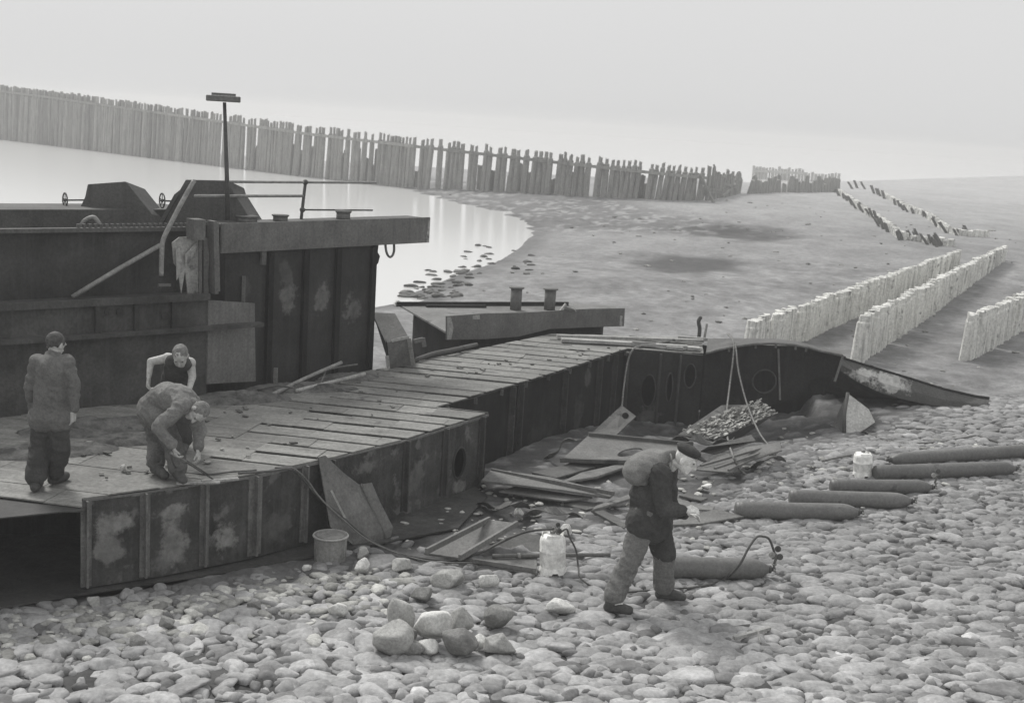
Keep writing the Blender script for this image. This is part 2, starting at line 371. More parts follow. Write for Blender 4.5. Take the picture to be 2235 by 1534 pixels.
at = me2.attributes.new('tone', 'FLOAT', 'POINT'); at.data.foreach_set('value', stone_T.astype(np.float32)); me2.update(); me2.validate()
me2.materials.append(me.materials[0]); so_ = bpy.data.objects.new('stone_pitching', me2); COL.objects.link(so_); so_['kind'] = 'structure'
print('pitched stones', len(stone_F)); del stone_V, stone_F, stone_T, XX, YY, ZZ, UU, quads, idx, tone, F1, F2, hid, tx, ty, dxx, dyy, dome, e, a_, b_, wx, wy, cob, far, dirt, odd, ntone, ctone, dtone, SD, z0, hol, bed

# water: one flat sheet
mw = bpy.data.materials.new('silty_water'); mw.use_nodes = True
b = mw.node_tree.nodes['Principled BSDF']; b.inputs['Base Color'].default_value = g(.62); b.inputs['Roughness'].default_value = .16; b.inputs['IOR'].default_value = 1.33
n = mw.node_tree.nodes.new('ShaderNodeTexNoise'); n.inputs['Scale'].default_value = 1.2; n.inputs['Detail'].default_value = 3
bp = mw.node_tree.nodes.new('ShaderNodeBump'); bp.inputs['Strength'].default_value = .12; bp.inputs['Distance'].default_value = .05
mw.node_tree.links.new(n.outputs['Fac'], bp.inputs['Height']); mw.node_tree.links.new(bp.outputs['Normal'], b.inputs['Normal'])
wo = mesh_obj('water', [(-950, 15, WATER_Z), (950, 15, WATER_Z), (950, 950, WATER_Z), (-950, 950, WATER_Z)], [[0, 1, 2, 3]], mw); wo['kind'] = 'structure'

# ------------------------------------------------------------------ pile wall across the far shore
MPILE = M('weathered_pile', .17, .31, 1.5, .9, .3, (3, 3, .6), streak=(.24, .7), island=.3, grain=12)
MPALE = M('pale_stake', .56, .76, 2.0, .9, .5, (6, 6, .7), streak=(.16, 1.0), island=.3, grain=14, patch=(.26, 3.0, .60))
def post(mb, x, y, zb, zt, r, lean=(0, 0), n=7, rag=.06, flat=1.0, head=1.0):
    V = []; Fc = []; hs = [0, .5, .87, .9, 1] if head < 1 else [0, .35, .7, 1]
    ph = random.random()*6
    for q, t in enumerate(hs):
        for k in range(n):
            a = 2*math.pi*k/n+ph; rr = (head if t > .88 and head < 1 else 1)*r*(1+.14*math.sin(a*2+ph)+.08*random.uniform(-1, 1))*(1-.1*t)
            V.append((x+lean[0]*t+rr*math.cos(a), y+lean[1]*t+rr*flat*math.sin(a), zb+(zt-zb)*t+(random.uniform(-rag, rag) if q == len(hs)-1 else 0)))
    for q in range(len(hs)-1):
        for k in range(n): Fc.append([q*n+k, q*n+(k+1) % n, (q+1)*n+(k+1) % n, (q+1)*n+k])
    Fc.append([(len(hs)-1)*n+k for k in range(n)])
    mb.add(V, Fc)
def along(P, step):
    """points every step metres along a plan polyline"""
    out = []; carry = 0
    for (a, b) in zip(P[:-1], P[1:]):
        a = np.array(a, float); b = np.array(b, float); L = np.linalg.norm(b-a); t = carry
        while t < L:
            out.append((a+(b-a)*t/L, (b-a)/L)); t += step()
        carry = t-L
    return out
pw = thing('pile_breakwater', 'long hazy wall of tall timber piles across the far shore', 'breakwater', (-17, 100, 0))
PWL = [(-84, 166), (-48, 131), (-33, 116), (-17.2, 100.8), (-8, 93.5), (3, 86), (8, 84.6), (12.2, 85)]
def pw_top(x):
    return float(np.interp(x, [-90, -46, -17, 2, 12.5], [6.5, 4.75, 3.35, 2.75, 2.35]))
piles = []
rest = MB(); back = MB(); rails = MB(); rl = []
pts = along(PWL, lambda: random.uniform(.34, .44))
gap = 0; was_gap = False
for (P, d) in pts:
    x, y = P; solid = x < -33
    pgap = .06 if solid else (.26 if x < 3 else .14)
    top = pw_top(x)
    if not was_gap and random.random() < pgap: was_gap = True; continue
    was_gap = False
    mb = MB(); tb = terrain_h(x, y)-.4
    ln = random.gauss(.14, .045); ln = ln*(top-tb)/4
    if x > 7: ln += .16
    post(mb, x-ln, y, tb, top+random.uniform(-.12, .1), random.uniform(.17, .24), (ln, random.gauss(0, .1)), 7, .08, head=random.uniform(.5, .75))
    piles.append((-x, mb))
for (P, d) in along(PWL, lambda: random.uniform(.34, .55)):      # lower second row standing behind
    x, y = P; tb = terrain_h(x, y)-.4; top = pw_top(x)
    if random.random() < (.1 if x < -33 else .12) or (x > -30 and vnoise(np.array(x*.45), np.array(3.0)) > .62): continue
    h = random.uniform(.38, .72) if x > -30 else random.uniform(.6, .93)
    post(back, x+.35, y+.75, tb, tb+(top-tb)*h, random.uniform(.16, .26), (random.gauss(.1, .1), 0), 6, .12)
piles.sort(key=lambda q: q[0])
for i, (_, mb) in enumerate(piles):
    if i < 98: mb.build('pile', MPILE, pw)
    else: rest.add(mb.v, mb.f)
o = rest.build('distant_piles', MPILE, pw); o['kind'] = 'stuff'
o = back.build('rear_piles', MPILE, pw); o['kind'] = 'stuff'
for dz, off in ((-.62, -.22),):
    mb = MB()
    for a, b2 in zip(PWL[:-1], PWL[1:]):
        mb.bar((a[0], a[1]+off, pw_top(a[0])+dz), (b2[0], b2[1]+off, pw_top(b2[0])+dz), .12, .2)
    mb.build('wale_rail', MPILE, pw)
# broken end of the wall, with spikes standing apart
be = thing('broken_pile_wall', 'ragged broken end of the timber wall with thin spikes and cross braces', 'breakwater', (14.5, 92, 0))
BL = [(12.4, 85.6), (14.2, 91), (16.2, 98), (17.3, 102)]
for (P, d) in along(BL, lambda: random.uniform(.42, .7)):
    x, y = P; mb = MB(); tb = terrain_h(x, y)-.3; top = np.interp(y, [85, 92, 102], [2.35, 1.85, 1.55])
    post(mb, x, y, tb, top+random.uniform(-.55, .35), random.uniform(.1, .2), (random.gauss(.02, .12), 0), 6, .1); mb.build('pile', MPILE, be)
for i in range(5):
    mb = MB(); a = BL[i % 3]; b2 = BL[i % 3+1]
    mb.bar((a[0], a[1]-.3, random.uniform(.2, 1.3)), (b2[0], b2[1]-.3, random.uniform(.6, 1.4)), .14, .2); mb.build('brace', MPILE, be)
mb = MB(); post(mb, 12.9, 84.4, -.2, 2.0, .14, (-1.3, 0), 6); mb.build('leaning_pile', MPILE, be)
mb = MB(); post(mb, 13.9, 90.6, -.2, 2.5, .09, (-.5, 0), 6); mb.build('leaning_pile', MPILE, be)
# low stubs running on to the right, then a far wall almost lost in the haze
MLOW = M('worn_hazed_stub', .2, .32, 2, .9, .3, (3, 3, .6), island=.2)  # stub tone paled so the row fades as if in haze
lw = thing('low_pile_row', 'low row of worn pile stubs carrying on behind the broken wall end', 'breakwater', (23, 110, 0))
for (P, d) in along([(17.8, 101), (21, 107), (25, 111.5), (29, 117)], lambda: random.uniform(.5, .8)):
    x, y = P; mb = MB(); post(mb, x, y, terrain_h(x, y)-.3, terrain_h(x, y)+random.uniform(.7, 1.5), random.uniform(.15, .28), (random.gauss(0, .1), 0), 6, .1); mb.build('stub', MLOW, lw)
fw = thing('far_pile_wall', 'faint far timber wall almost lost in the haze at the right end', 'breakwater', (33, 165, 0))
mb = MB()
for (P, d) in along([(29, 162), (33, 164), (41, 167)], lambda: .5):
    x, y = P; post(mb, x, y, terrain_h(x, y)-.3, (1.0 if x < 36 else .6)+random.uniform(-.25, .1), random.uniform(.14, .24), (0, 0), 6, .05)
MFAR = M('hazed_pile', .42, .55, 2, .9, .2); o = mb.build('piles', MFAR, fw); o['kind'] = 'stuff'  # far haze put into a paler pile tone
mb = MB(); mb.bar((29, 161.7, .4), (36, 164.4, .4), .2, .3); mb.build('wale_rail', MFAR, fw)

# ------------------------------------------------------------------ pale stake rows at the right
def palisade(label, A, B, zt0, zt1, n_lead=None):
    th_ = thing('stake_palisade', label, 'palisade', (A[0], A[1], terrain_h(*A)), 'pale stake rows on the foreshore')
    A = np.array(A, float); B = np.array(B, float); L = np.linalg.norm(B-A); d = (B-A)/L
    t = 0; i = 0; rest = MB()
    while t < L:
        w = random.uniform(.18, .32); p = A+d*(t+w/2); q = t/L
        if random.random() < .03: t += w*.5; continue
        h = zt0+(zt1-zt0)*q+random.uniform(-.018, .014)+.02*math.sin(t*1.3)
        mb = MB(); post(mb, p[0]+random.uniform(-.03, .03), p[1]+random.uniform(-.03, .03), terrain_h(*p)-.25, h, w*.53, (random.gauss(.06, .04), random.gauss(0, .03)), 9, .014, head=random.uniform(.8, .95))
        if i < 90: weld(mb.build('stake', MPALE, th_, smooth=False))
        else: rest.add(mb.v, mb.f)
        t += w*.93; i += 1
    if rest.v: o = rest.build('distant_stakes', MPALE, th_); o['kind'] = 'stuff'
palisade('long pale stake row behind the curled hull end, left of the other stake rows', Z(1636, 702, .62)[:2], Z(2092, 546, .66)[:2], .62, .66)
palisade('pale stake row rising behind the sloping shell plate, with a taller first stake', Z(1878, 692, .74)[:2], (20.5, 54), .76, .72)
palisade('pale stake row cut off at the right edge of the view', Z(2113, 690, .78)[:2], (22, 48), .8, .75)
MBEACH = M('beach_debris', .12, .34, 5, .9, .3, island=.6)
V1, F1_ = ico(1); bV = []; bF = []; r_ = random.Random(9)
for k in range(260):
    y = 26+64*r_.random()**1.3; x = r_.uniform(-.10, .42)*y
    p = (np.array([x]), np.array([y]))
    zt_, sd_ = terrain_base(*p)
    if sd_[0] < 1: continue
    s = r_.uniform(.02, .07)*(1+.006*y); an = r_.uniform(0, 3.1); c_, s_ = math.cos(an), math.sin(an)
    Q = V1*np.array([s*r_.uniform(.8, 2.2), s, s*.5])*(1+.2*rng.normal(size=(len(V1), 1))); Q = np.stack([Q[:, 0]*c_-Q[:, 1]*s_, Q[:, 0]*s_+Q[:, 1]*c_, Q[:, 2]], 1)+np.array([x, y, float(zt_[0])+s*.2])
    bF += (F1_+len(bV)).tolist(); bV += Q.tolist()
o = mesh_obj('beach_debris', bV, bF, MBEACH); o['kind'] = 'stuff'
MDARKP = M('dark_post', .07, .14, 3, .9, .3, island=.3)
ch1 = [(1085,280),(1110,298),(1140,315),(1172,338),(1220,362),(1245,387),(1270,412),(1297,412),(1332,443),(1352,462),(1385,472),(1424,505),(1447,545),(1552,622),(1592,647),(1722,630),(1757,645),(1792,682),(1838,672),(1872,697),(1917,685),(1947,705)]
ch2 = [(1195,272),(1240,264),(1300,250),(1400,300),(1445,318),(1522,372),(1592,398),(1627,424),(1692,448),(1772,473),(1838,505),(1897,562),(1922,592),(1987,592),(2022,612),(2147,596)]
for ch, lab, grp in ((ch1, 'short dark leaning post in the nearer of two lines of worn posts', 'nearer line of leaning posts'), (ch2, 'short dark leaning post in the farther of two lines of worn posts', 'farther line of leaning posts')):
    full = []
    for a, b2 in zip(ch[:-1], ch[1:]):
        full.append(a); k = int(math.hypot(b2[0]-a[0], b2[1]-a[1])/40)
        full += [(a[0]+(b2[0]-a[0])*j/(k+1)+random.uniform(-5, 5), a[1]+(b2[1]-a[1])*j/(k+1)+random.uniform(-3, 3)) for j in range(1, k+1)]
    for (cx, cy) in full+[ch[-1]]:
        if random.random() < .3: continue
        P = G(1500+cx/3.409, 330+(cy+18)/3.409); mb = MB(); s = random.uniform(.5, 1.0)
        hgt = (.3+.0042*P[1])*s
        post(mb, P[0], P[1], P[2]-.2, P[2]+hgt, .055+.0006*P[1], (-random.uniform(.35, 1.0)*hgt*1.2, 0), 7, .05)
        tag(mb.build('leaning_post', MDARKP), lab, 'post', grp)
def low_row(label, px):
    Ps = [G(1500+a/3.409, 330+b2/3.409) for a, b2 in px]; mb = MB()
    for (P, d) in along([p[:2] for p in Ps], lambda: random.uniform(.3, .42)):
        post(mb, P[0], P[1], terrain_h(*P)-.2, terrain_h(*P)+random.uniform(.26, .36), .2, (0, 0), 7, .03)
    tag(mb.build('sunken_stake_row', MPALE), label, 'palisade')
low_row('pale sunken stake tops under the nearer line of leaning posts', [(1100,292),(1250,398),(1420,520),(1480,560),(1600,660),(1750,675),(1960,712)])
low_row('pale sunken stake tops under the farther line of leaning posts', [(1430,318),(1600,410),(1780,490),(1930,600),(2050,632),(2240,640)])
# ------------------------------------------------------------------ steel
ZD = .95
MDECK = M('rusted_deck', .145, .25, 2.2, .8, .5, (1, 2.4, 1), island=.2, patch=(.10, 2.3, .62), grain=22)
MUNDER = M('dark_deck_seam', .03, .06, 4, .7, .3)  # dark sheet seen through the gaps between deck plates
MHULL = M('scabby_hull', .028, .075, 2.2, .8, .5, patch=(.15, 1.7, .64), streak=(.12, .5),
          stains=[(.42,0,0,.01,.01,.1)])
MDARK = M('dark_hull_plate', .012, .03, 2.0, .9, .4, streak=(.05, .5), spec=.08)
MSTIFF = M('flaking_flat_bar', .08, .20, 6, .85, .6, (1, 1, .5))
MBARGE = M('barge_side', .034, .095, 1.9, .8, .3, streak=(.11, .5), patch=(.032, 1.1, .62))
MBARGED = M('dark_barge_side', .022, .062, 1.9, .8, .3, streak=(.08, .5))
MPANEL = M('grey_panel', .12, .19, 1.5, .75, .25, streak=(.07, .5))
MFASC = M('platform_fascia', .10, .18, 1.4, .8, .3, streak=(.06, .5))
MHOP = M('hopper_plate', .07, .12, 1.5, .8, .3, streak=(.035, .5))
MPIPE = M('painted_pipe', .2, .3, 6, .6, .15)
MPIPED = M('dark_pipe', .05, .09, 6, .6, .15)
MPALEST = M('pale_flaked_steel', .26, .42, 5, .85, .5, patch=(.12, 4, .6))
MPLATE = M('scrap_plate', .11, .19, 2.4, .7, .35, patch=(.08, 2.2, .62), streak=(.1, .4))
MPLATED = M('dark_scrap_plate', .07, .12, 2.4, .75, .35, patch=(.04, 2.2, .62))
MRUB = M('rubber_hose', .06, .10, 10, .6, .1)
MROPE = M('grey_rope', .16, .24, 30, .9, .2)

def panel(mb, A, B, zb, zt, hole=None, th=.02, zbB=None, ztB=None):
    """upright plate between plan points, seen from its right-hand side (A left, B right); hole = (s, z, rs, rz)"""
    A = np.array(A, float); B = np.array(B, float); L = np.linalg.norm(B-A); d = (B-A)/L; nrm = np.array([d[1], -d[0]])
    zbB = zb if zbB is None else zbB; ztB = zt if ztB is None else ztB
    def pt(s, z, o=0): p = A+d*s-nrm*o; return (p[0], p[1], z)
    if hole is None:
        mb.poly([pt(0, zb), pt(L, zbB), pt(L, ztB), pt(0, zt)], th); return
    s0, zc, rs, rz = hole; K = 40; outer = []; inner = []
    angs = [2*math.pi*k/K for k in range(K)]
    for (cs, cz) in ((0, zb), (L, zbB), (L, ztB), (0, zt)):
        a = math.atan2((cz-zc)/1.0, cs-s0) % (2*math.pi)
        k = min(range(K), key=lambda i: abs((angs[i]-a+math.pi) % (2*math.pi)-math.pi)); angs[k] = a
    for a in angs:
        ca, sa = math.cos(a), math.sin(a); t = 1e9
        if ca > 1e-9: t = min(t, (L-s0)/ca)
        if ca < -1e-9: t = min(t, -s0/ca)
        # sloping top / bottom edges
        for (z0, z1, up) in ((zb, zbB, False), (zt, ztB, True)):
            m = (z1-z0)/L; den = sa-m*ca; num = z0+m*s0-zc
            if abs(den) > 1e-9 and num/den > 1e-6: t = min(t, num/den)
        outer.append((s0+ca*t, zc+sa*t)); r = 1/math.sqrt((ca/rs)**2+(sa/rz)**2); inner.append((s0+ca*r, zc+sa*r))
    V = []; 
    for o in (0, th): V += [pt(*q, o) for q in outer]+[pt(*q, o) for q in inner]
    Fc = []
    for k in range(K):
        j = (k+1) % K
        Fc += [[k, j, K+j, K+k], [2*K+j, 2*K+k, 3*K+k, 3*K+j], [K+k, K+j, 3*K+j, 3*K+k]]
    mb.add(V, Fc)
def stiffener(parent, A, B, s, zb, zt, w=.1, dep=.06, mat=None):
    A = np.array(A, float); B = np.array(B, float); L = np.linalg.norm(B-A); d = (B-A)/L; n = np.array([d[1], -d[0]])
    p = A+d*s; mb = MB()
    mb.box((p[0]-d[0]*w/2+n[0]*.001, p[1]-d[1]*w/2+n[1]*.001, zb), (d[0]*w, d[1]*w, 0), (n[0]*.018, n[1]*.018, 0), (0, 0, zt-zb))
    q = p+n*.0185
    mb.box((q[0]-d[0]*.01, q[1]-d[1]*.01, zb), (d[0]*.02, d[1]*.02, 0), (n[0]*dep, n[1]*dep, 0), (0, 0, zt-zb))
    for k in range(int((zt-zb)/.11)):
        for sd in (-.3, .3):
            c = (p[0]+d[0]*w*sd+n[0]*.02, p[1]+d[1]*w*sd+n[1]*.02, zb+.06+k*.11)
            mb.ell(c, (np.array([d[0], d[1], 0])*.011, np.array([0, 0, .011]), np.array([n[0], n[1], 0])*.008), 6, 4)
    return mb.build('stiffener', mat or MSTIFF, parent)
def inter(px, py, A, B): return VP(px, py, A, B)
def frac(P, A, B): return float(np.linalg.norm(np.array(P[:2])-np.array(A)))

# main wreck ---------------------------------------------------------------
W = [tuple(Z(x, y, ZD)[:2]) for x, y in [(180,1085),(360,1062),(540,1035),(730,995),(890,955),(1065,900)]]
NB = tuple(Z(950, 887, ZD)[:2]); CR = tuple(Z(1370, 760, ZD)[:2]); CR2 = tuple(Z(1536, 772, ZD)[:2])
hull = thing('barge_wreck', 'long half scrapped steel barge with a seamed deck and open side', 'ship wreck', (0, 17, 0))
hx, hy = 0, 17
def st(px, py, i, rx, rz, v):
    P = VP(px, py, W[i], W[i+1]); return (P[0]-hx, P[1]-hy, P[2], rx, rz, v)
MHULLW = M('scabby_hull_side', .022, .075, 3.2, .8, .6, patch=(.13, 3.0, .60), streak=(.12, .45), stains=[
    st(245,1142,0,.20,.13,.26), st(240,1200,0,.16,.17,.2), st(375,1115,1,.15,.08,.25), st(380,1185,1,.15,.28,.22), st(490,1180,1,.14,.17,.27),
    st(600,1150,2,.2,.2,.10), st(800,1020,3,.22,.10,.15), st(905,1050,4,.25,.2,.13), st(1005,1062,4,.2,.09,.2), st(1250,880,4,.01,.01,.1)])
zb_w = [.06, .05, .05, .03, .0, -.02]
wallmb = []
for i in range(5):
    mb = MB()
    hole = None
    if i == 4:
        P = VP(1002, 1010, W[4], W[5]); hole = (frac(P, W[4], W[5]), P[2], .135, .19)
    panel(mb, W[i], W[i+1], zb_w[i], ZD-.022, hole, zbB=zb_w[i+1])
    weld(mb.build('side_plate', MHULLW, hull))
for px in (187, 316, 446, 556, 664, 722, 882, 965, 1042):
    xs = [180, 360, 540, 730, 890, 1065]
    i = max(j for j in range(5) if xs[j] <= px)
    P = VP(px, 1060, W[i], W[i+1]); stiffener(hull, W[i], W[i+1], frac(P, W[i], W[i+1]), .08, ZD-.03, .17 if px == 556 else .1, .05, MSTIFF if px < 700 else MHULL)
# manhole collar
P = VP(1002, 1010, W[4], W[5]); d = np.array(W[5])-np.array(W[4]); d /= np.linalg.norm(d); nn = np.array([d[1], -d[0]])
ring = [(P[0]+d[0]*.142*math.cos(a)+nn[0]*.006, P[1]+d[1]*.142*math.cos(a)+nn[1]*.006, P[2]+.198*math.sin(a)) for a in np.linspace(0, 2*math.pi, 33)]
mb = MB(); mb.tube(ring, .014, 6, False); mb.build('manhole_rim', MHULL, hull, True)
# open left end: inner frames in the dark, bottom plate and end deck
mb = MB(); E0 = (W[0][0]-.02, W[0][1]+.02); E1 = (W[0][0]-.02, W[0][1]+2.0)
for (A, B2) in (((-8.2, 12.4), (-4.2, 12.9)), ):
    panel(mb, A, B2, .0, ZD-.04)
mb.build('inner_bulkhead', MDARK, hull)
lip = [tuple(Z(x, y, .03)[:2]) for x, y in [(-260,1372),(115,1308),(400,1260),(560,1236),(700,1212),(850,1180),(1000,1152)]]
base_in = [tuple(Z(x, y, 0)[:2]) for x, y in [(1060,1085)]]
mb = MB(); mb.poly([(a, b2, .035+.01*math.sin(i*2.1)) for i, (a, b2) in enumerate(lip)]+[(base_in[0][0]+.02, base_in[0][1], .02), (-.6, 16.2, .02), (-4, 13.4, .02), (-8, 12.0, .03)], .018)
mb.build('bottom_plate', MHULL, hull)
# deck sheets
deck_out = [tuple(Z(x, y, ZD)[:2]) for x, y in [(-420,1165),(-40,1128),(125,1111),(178,1109)]]+[(W[0][0], W[0][1]-.01)]+list(W[1:])
deck_out += [NB, tuple(Z(1200, 815, ZD)[:2]), CR, CR2, tuple(Z(1530, 737, ZD)[:2]), tuple(Z(1205, 728, ZD)[:2]), tuple(Z(900, 790, ZD)[:2]), tuple(Z(600, 848, ZD)[:2]), (-3.5, 15.6), (-8.5, 13.0)]
def clip(P, n, c, keep_ge):
    out = []
    for i in range(len(P)):
        a = P[i]; b2 = P[(i+1) % len(P)]; da = a[0]*n[0]+a[1]*n[1]-c; db = b2[0]*n[0]+b2[1]*n[1]-c
        if not keep_ge: da, db = -da, -db
        if da >= 0: out.append(a)
        if (da >= 0) != (db >= 0):
            t = da/(da-db); out.append((a[0]+(b2[0]-a[0])*t, a[1]+(b2[1]-a[1])*t))
    return out
def area(P): return abs(sum(P[i][0]*P[(i+1) % len(P)][1]-P[(i+1) % len(P)][0]*P[i][1] for i in range(len(P))))/2
ev = np.array([.984, -.178]); av = np.array([.178, .984])
mb = MB(); t = 10.2
rd = random.Random(5)
while t < 23.2:
    wd = rd.uniform(.37, .43); gp = rd.uniform(.07, .09)
    strip = clip(clip(deck_out, av, t, True), av, t+wd, False)
    if len(strip) > 2 and area(strip) > .01:
        cuts = [-12]; s = -9.5
        while s < 6: s += rd.uniform(.35, 1.3); cuts.append(s)
        cuts.append(12)
        for s0, s1 in zip(cuts[:-1], cuts[1:]):
            piece = clip(clip(strip, ev, s0, True), ev, s1, False)
            if len(piece) < 3: continue
            midx = sum(p[0] for p in piece)/len(piece); midt = t
            gg = gp*rd.uniform(.75, 1.1) if rd.random() < .92 else 0
            if midx < -2.9: gg = .012 if rd.random() < .6 else 0
            piece = clip(piece, av, t+wd-gg, False)
            if len(piece) < 3 or area(piece) < .006: continue
            zj = ZD+rd.uniform(-.006, .006)
            P3 = [(p[0]+rd.uniform(-.006, .006), p[1]+rd.uniform(-.006, .006), zj) for p in piece]
            # counter-clockwise so that the normal looks up
            ar = sum(piece[i][0]*piece[(i+1) % len(piece)][1]-piece[(i+1) % len(piece)][0]*piece[i][1] for i in range(len(piece)))
            if ar < 0: P3 = P3[::-1]
            mb.poly(P3, .014)
    t += wd
mb.build('deck', MDECK, hull)
und = [(p[0]*.999, p[1]+.012, ZD-.027) for p in deck_out]
mb = MB()
ar = sum(und[i][0]*und[(i+1) % len(und)][1]-und[(i+1) % len(und)][0]*und[i][1] for i in range(len(und)))
mb.poly(und if ar > 0 else und[::-1], .012); mb.build('under_deck', MUNDER, hull)
# ragged lip and short tabs under the deck edge
mb = MB()
for i in range(5):
    A, B2 = np.array(W[i]), np.array(W[i+1]); L = np.linalg.norm(B2-A); dd = (B2-A)/L; nn = np.array([dd[1], -dd[0]])
    s = 0
    while s < L-.05:
        ln = min(random.uniform(.15, .5), L-s); hgt = random.uniform(.012, .035); p = A+dd*s+nn*.004
        mb.box((p[0], p[1], ZD-.02-hgt), (dd[0]*ln, dd[1]*ln, 0), (nn[0]*.012, nn[1]*.012, 0), (0, 0, hgt)); s += ln
mb.build('cut_edge', MPLATE, hull)
# notch return and long inner wall
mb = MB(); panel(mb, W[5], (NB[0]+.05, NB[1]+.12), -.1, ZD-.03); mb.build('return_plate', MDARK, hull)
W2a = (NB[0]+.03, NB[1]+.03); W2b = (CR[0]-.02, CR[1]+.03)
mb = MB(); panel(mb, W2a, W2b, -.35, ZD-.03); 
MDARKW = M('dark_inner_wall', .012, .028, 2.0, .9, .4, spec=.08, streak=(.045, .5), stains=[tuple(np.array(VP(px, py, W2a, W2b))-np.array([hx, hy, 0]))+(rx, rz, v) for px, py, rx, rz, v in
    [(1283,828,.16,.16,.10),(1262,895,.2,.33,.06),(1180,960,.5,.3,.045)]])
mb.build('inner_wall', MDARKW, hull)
for px in (1112, 1130, 1225, 1298, 1330):
    P = VP(px, 900, W2a, W2b); stiffener(hull, W2a, W2b, frac(P, W2a, W2b), -.3, ZD-.04, .07, .07, MHULL)
for s in np.arange(.2, 6, .72):
    mb = MB(); dd = np.array(W2b)-np.array(W2a); dd /= np.linalg.norm(dd); nn = np.array([dd[1], -dd[0]]); p = np.array(W2a)+dd*s
    mb.box((p[0]+nn[0]*.002, p[1]+nn[1]*.002, ZD-.12), (dd[0]*.012, dd[1]*.012, 0), (nn[0]*.05, nn[1]*.05, 0), (0, 0, .085)); mb.build('hanging_tab', MSTIFF, hull)
# transverse bulkhead facing the slope
K = [(1370,760),(1440,765),(1483,768),(1538,772)]; YB = CR[1]
Kp = [(CR[0]+(CR2[0]-CR[0])*f_, CR[1]+(CR2[1]-CR[1])*f_) for f_ in (0, .42, .68, 1)]
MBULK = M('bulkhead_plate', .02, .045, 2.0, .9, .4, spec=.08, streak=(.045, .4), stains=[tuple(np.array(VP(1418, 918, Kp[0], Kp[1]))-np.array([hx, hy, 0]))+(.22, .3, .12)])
def bh(px, py, A, B, rs, rz):
    P = VP(px, py, A, B); return (frac(P, A, B), P[2], rs, rz)
for (A, B2, hole) in ((Kp[0], Kp[1], bh(1415, 852, Kp[0], Kp[1], .115, .27)), (Kp[1], Kp[2], bh(1461, 845, Kp[1], Kp[2], .05, .24)), (Kp[2], Kp[3], bh(1506, 820, Kp[2], Kp[3], .09, .2))):
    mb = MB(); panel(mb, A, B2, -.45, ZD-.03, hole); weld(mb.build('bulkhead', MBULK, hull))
    dq = np.array(B2)-np.array(A); dq /= np.linalg.norm(dq); nq = np.array([dq[1], -dq[0]]); c_ = np.array(A)+dq*hole[0]
    mb = MB(); mb.tube([(c_[0]+dq[0]*hole[2]*1.06*math.cos(a)+nq[0]*.008, c_[1]+dq[1]*hole[2]*1.06*math.cos(a)+nq[1]*.008, hole[1]+hole[3]*1.03*math.sin(a)) for a in np.linspace(0, 2*math.pi, 33)], .013, 6, False); mb.build('hole_rim', MHULL, hull, True)
for (A, B2) in ((Kp[0], Kp[1]), (Kp[1], Kp[2]), (Kp[2], Kp[3])): stiffener(hull, A, B2, .03, -.4, ZD-.05, .05, .06, MHULL)
# cambered end: web plate with a big lightening hole, top flange and hull turn
top_px = [(1540,768),(1590,756),(1640,749),(1690,747),(1745,752),(1790,763),(1838,773)]
bot_px = [(1540,918),(1590,905),(1640,893),(1690,878),(1724,872),(1795,818),(1832,826)]
YE = 21.12; AE = (3.2, YE); BE = (5.9, YE)
tp = [VP(x, y, AE, BE) for x, y in top_px]; bt = [VP(x, y, AE, BE) for x, y in bot_px]
mb = MB()
hc = VP(1668, 832, AE, BE)
segs = [(0, 1), (1, 2), (2, 4), (4, 5), (5, 6)]
for a, b2 in segs:
    hole = (hc[0]-tp[a][0], hc[2], .19, .19) if (a, b2) == (2, 4) else None
    panel(mb, tp[a][:2], tp[b2][:2], bt[a][2], tp[a][2]-.03, hole, .018, bt[b2][2], tp[b2][2]-.03)
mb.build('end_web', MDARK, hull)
mb = MB(); mb.tube([(hc[0]+.2*math.cos(a), YE-.012, hc[2]+.2*math.sin(a)) for a in np.linspace(0, 2*math.pi, 33)], .014, 6, False); mb.build('hole_rim', MHULL, hull, True)
eb = [Yp(x, y, YE+1.1) for x, y in [(1545,739),(1590,738.5),(1640,738.5),(1692,739),(1742,745),(1788,757),(1836,769)]]
mb = MB()
for i in range(6):
    mb.poly([tp[i]-[0, .05, 0], tp[i+1]-[0, .05, 0], eb[i+1], eb[i]], .03)
mb.build('end_deck', MPLATED, hull)
mb = MB(); mb.tube([p+np.array([0, -.06, -.012]) for p in crom(tp, 4)], .022, 6); mb.build('edge_flange', MSTIFF, hull)
for x in (1592, 1650, 1694, 1737, 1760):
    mb = MB(); P = VP(x, float(np.interp(x, [q[0] for q in top_px], [q[1] for q in top_px])), AE, BE)
    mb.box(P+[-.02, -.03, -.09], (.035, 0, 0), (0, .025, 0), (0, 0, .06)); mb.build('edge_tab', MSTIFF, hull)
mb = MB(); mb.bar(tp[6]+[.01, -.02, -.04], VP(1822, 832, AE, BE), .04); mb.build('end_post', MSTIFF, hull)
mb = MB(); mb.bar(VP(1699, 755, AE, BE)-[0, .02, .05], VP(1702, 872, AE, BE)-[0, .02, 0], .03)
mb.build('end_post', MSTIFF, hull)
mb = MB(); panel(mb, (3.0, 22.9), (7.6, 22.7), -.4, .88, zbB=-.3, ztB=.3); panel(mb, (1.6, 22.6), (3.0, 22.9), -.4, .9); mb.build('far_side_plate', MDARK, hull)
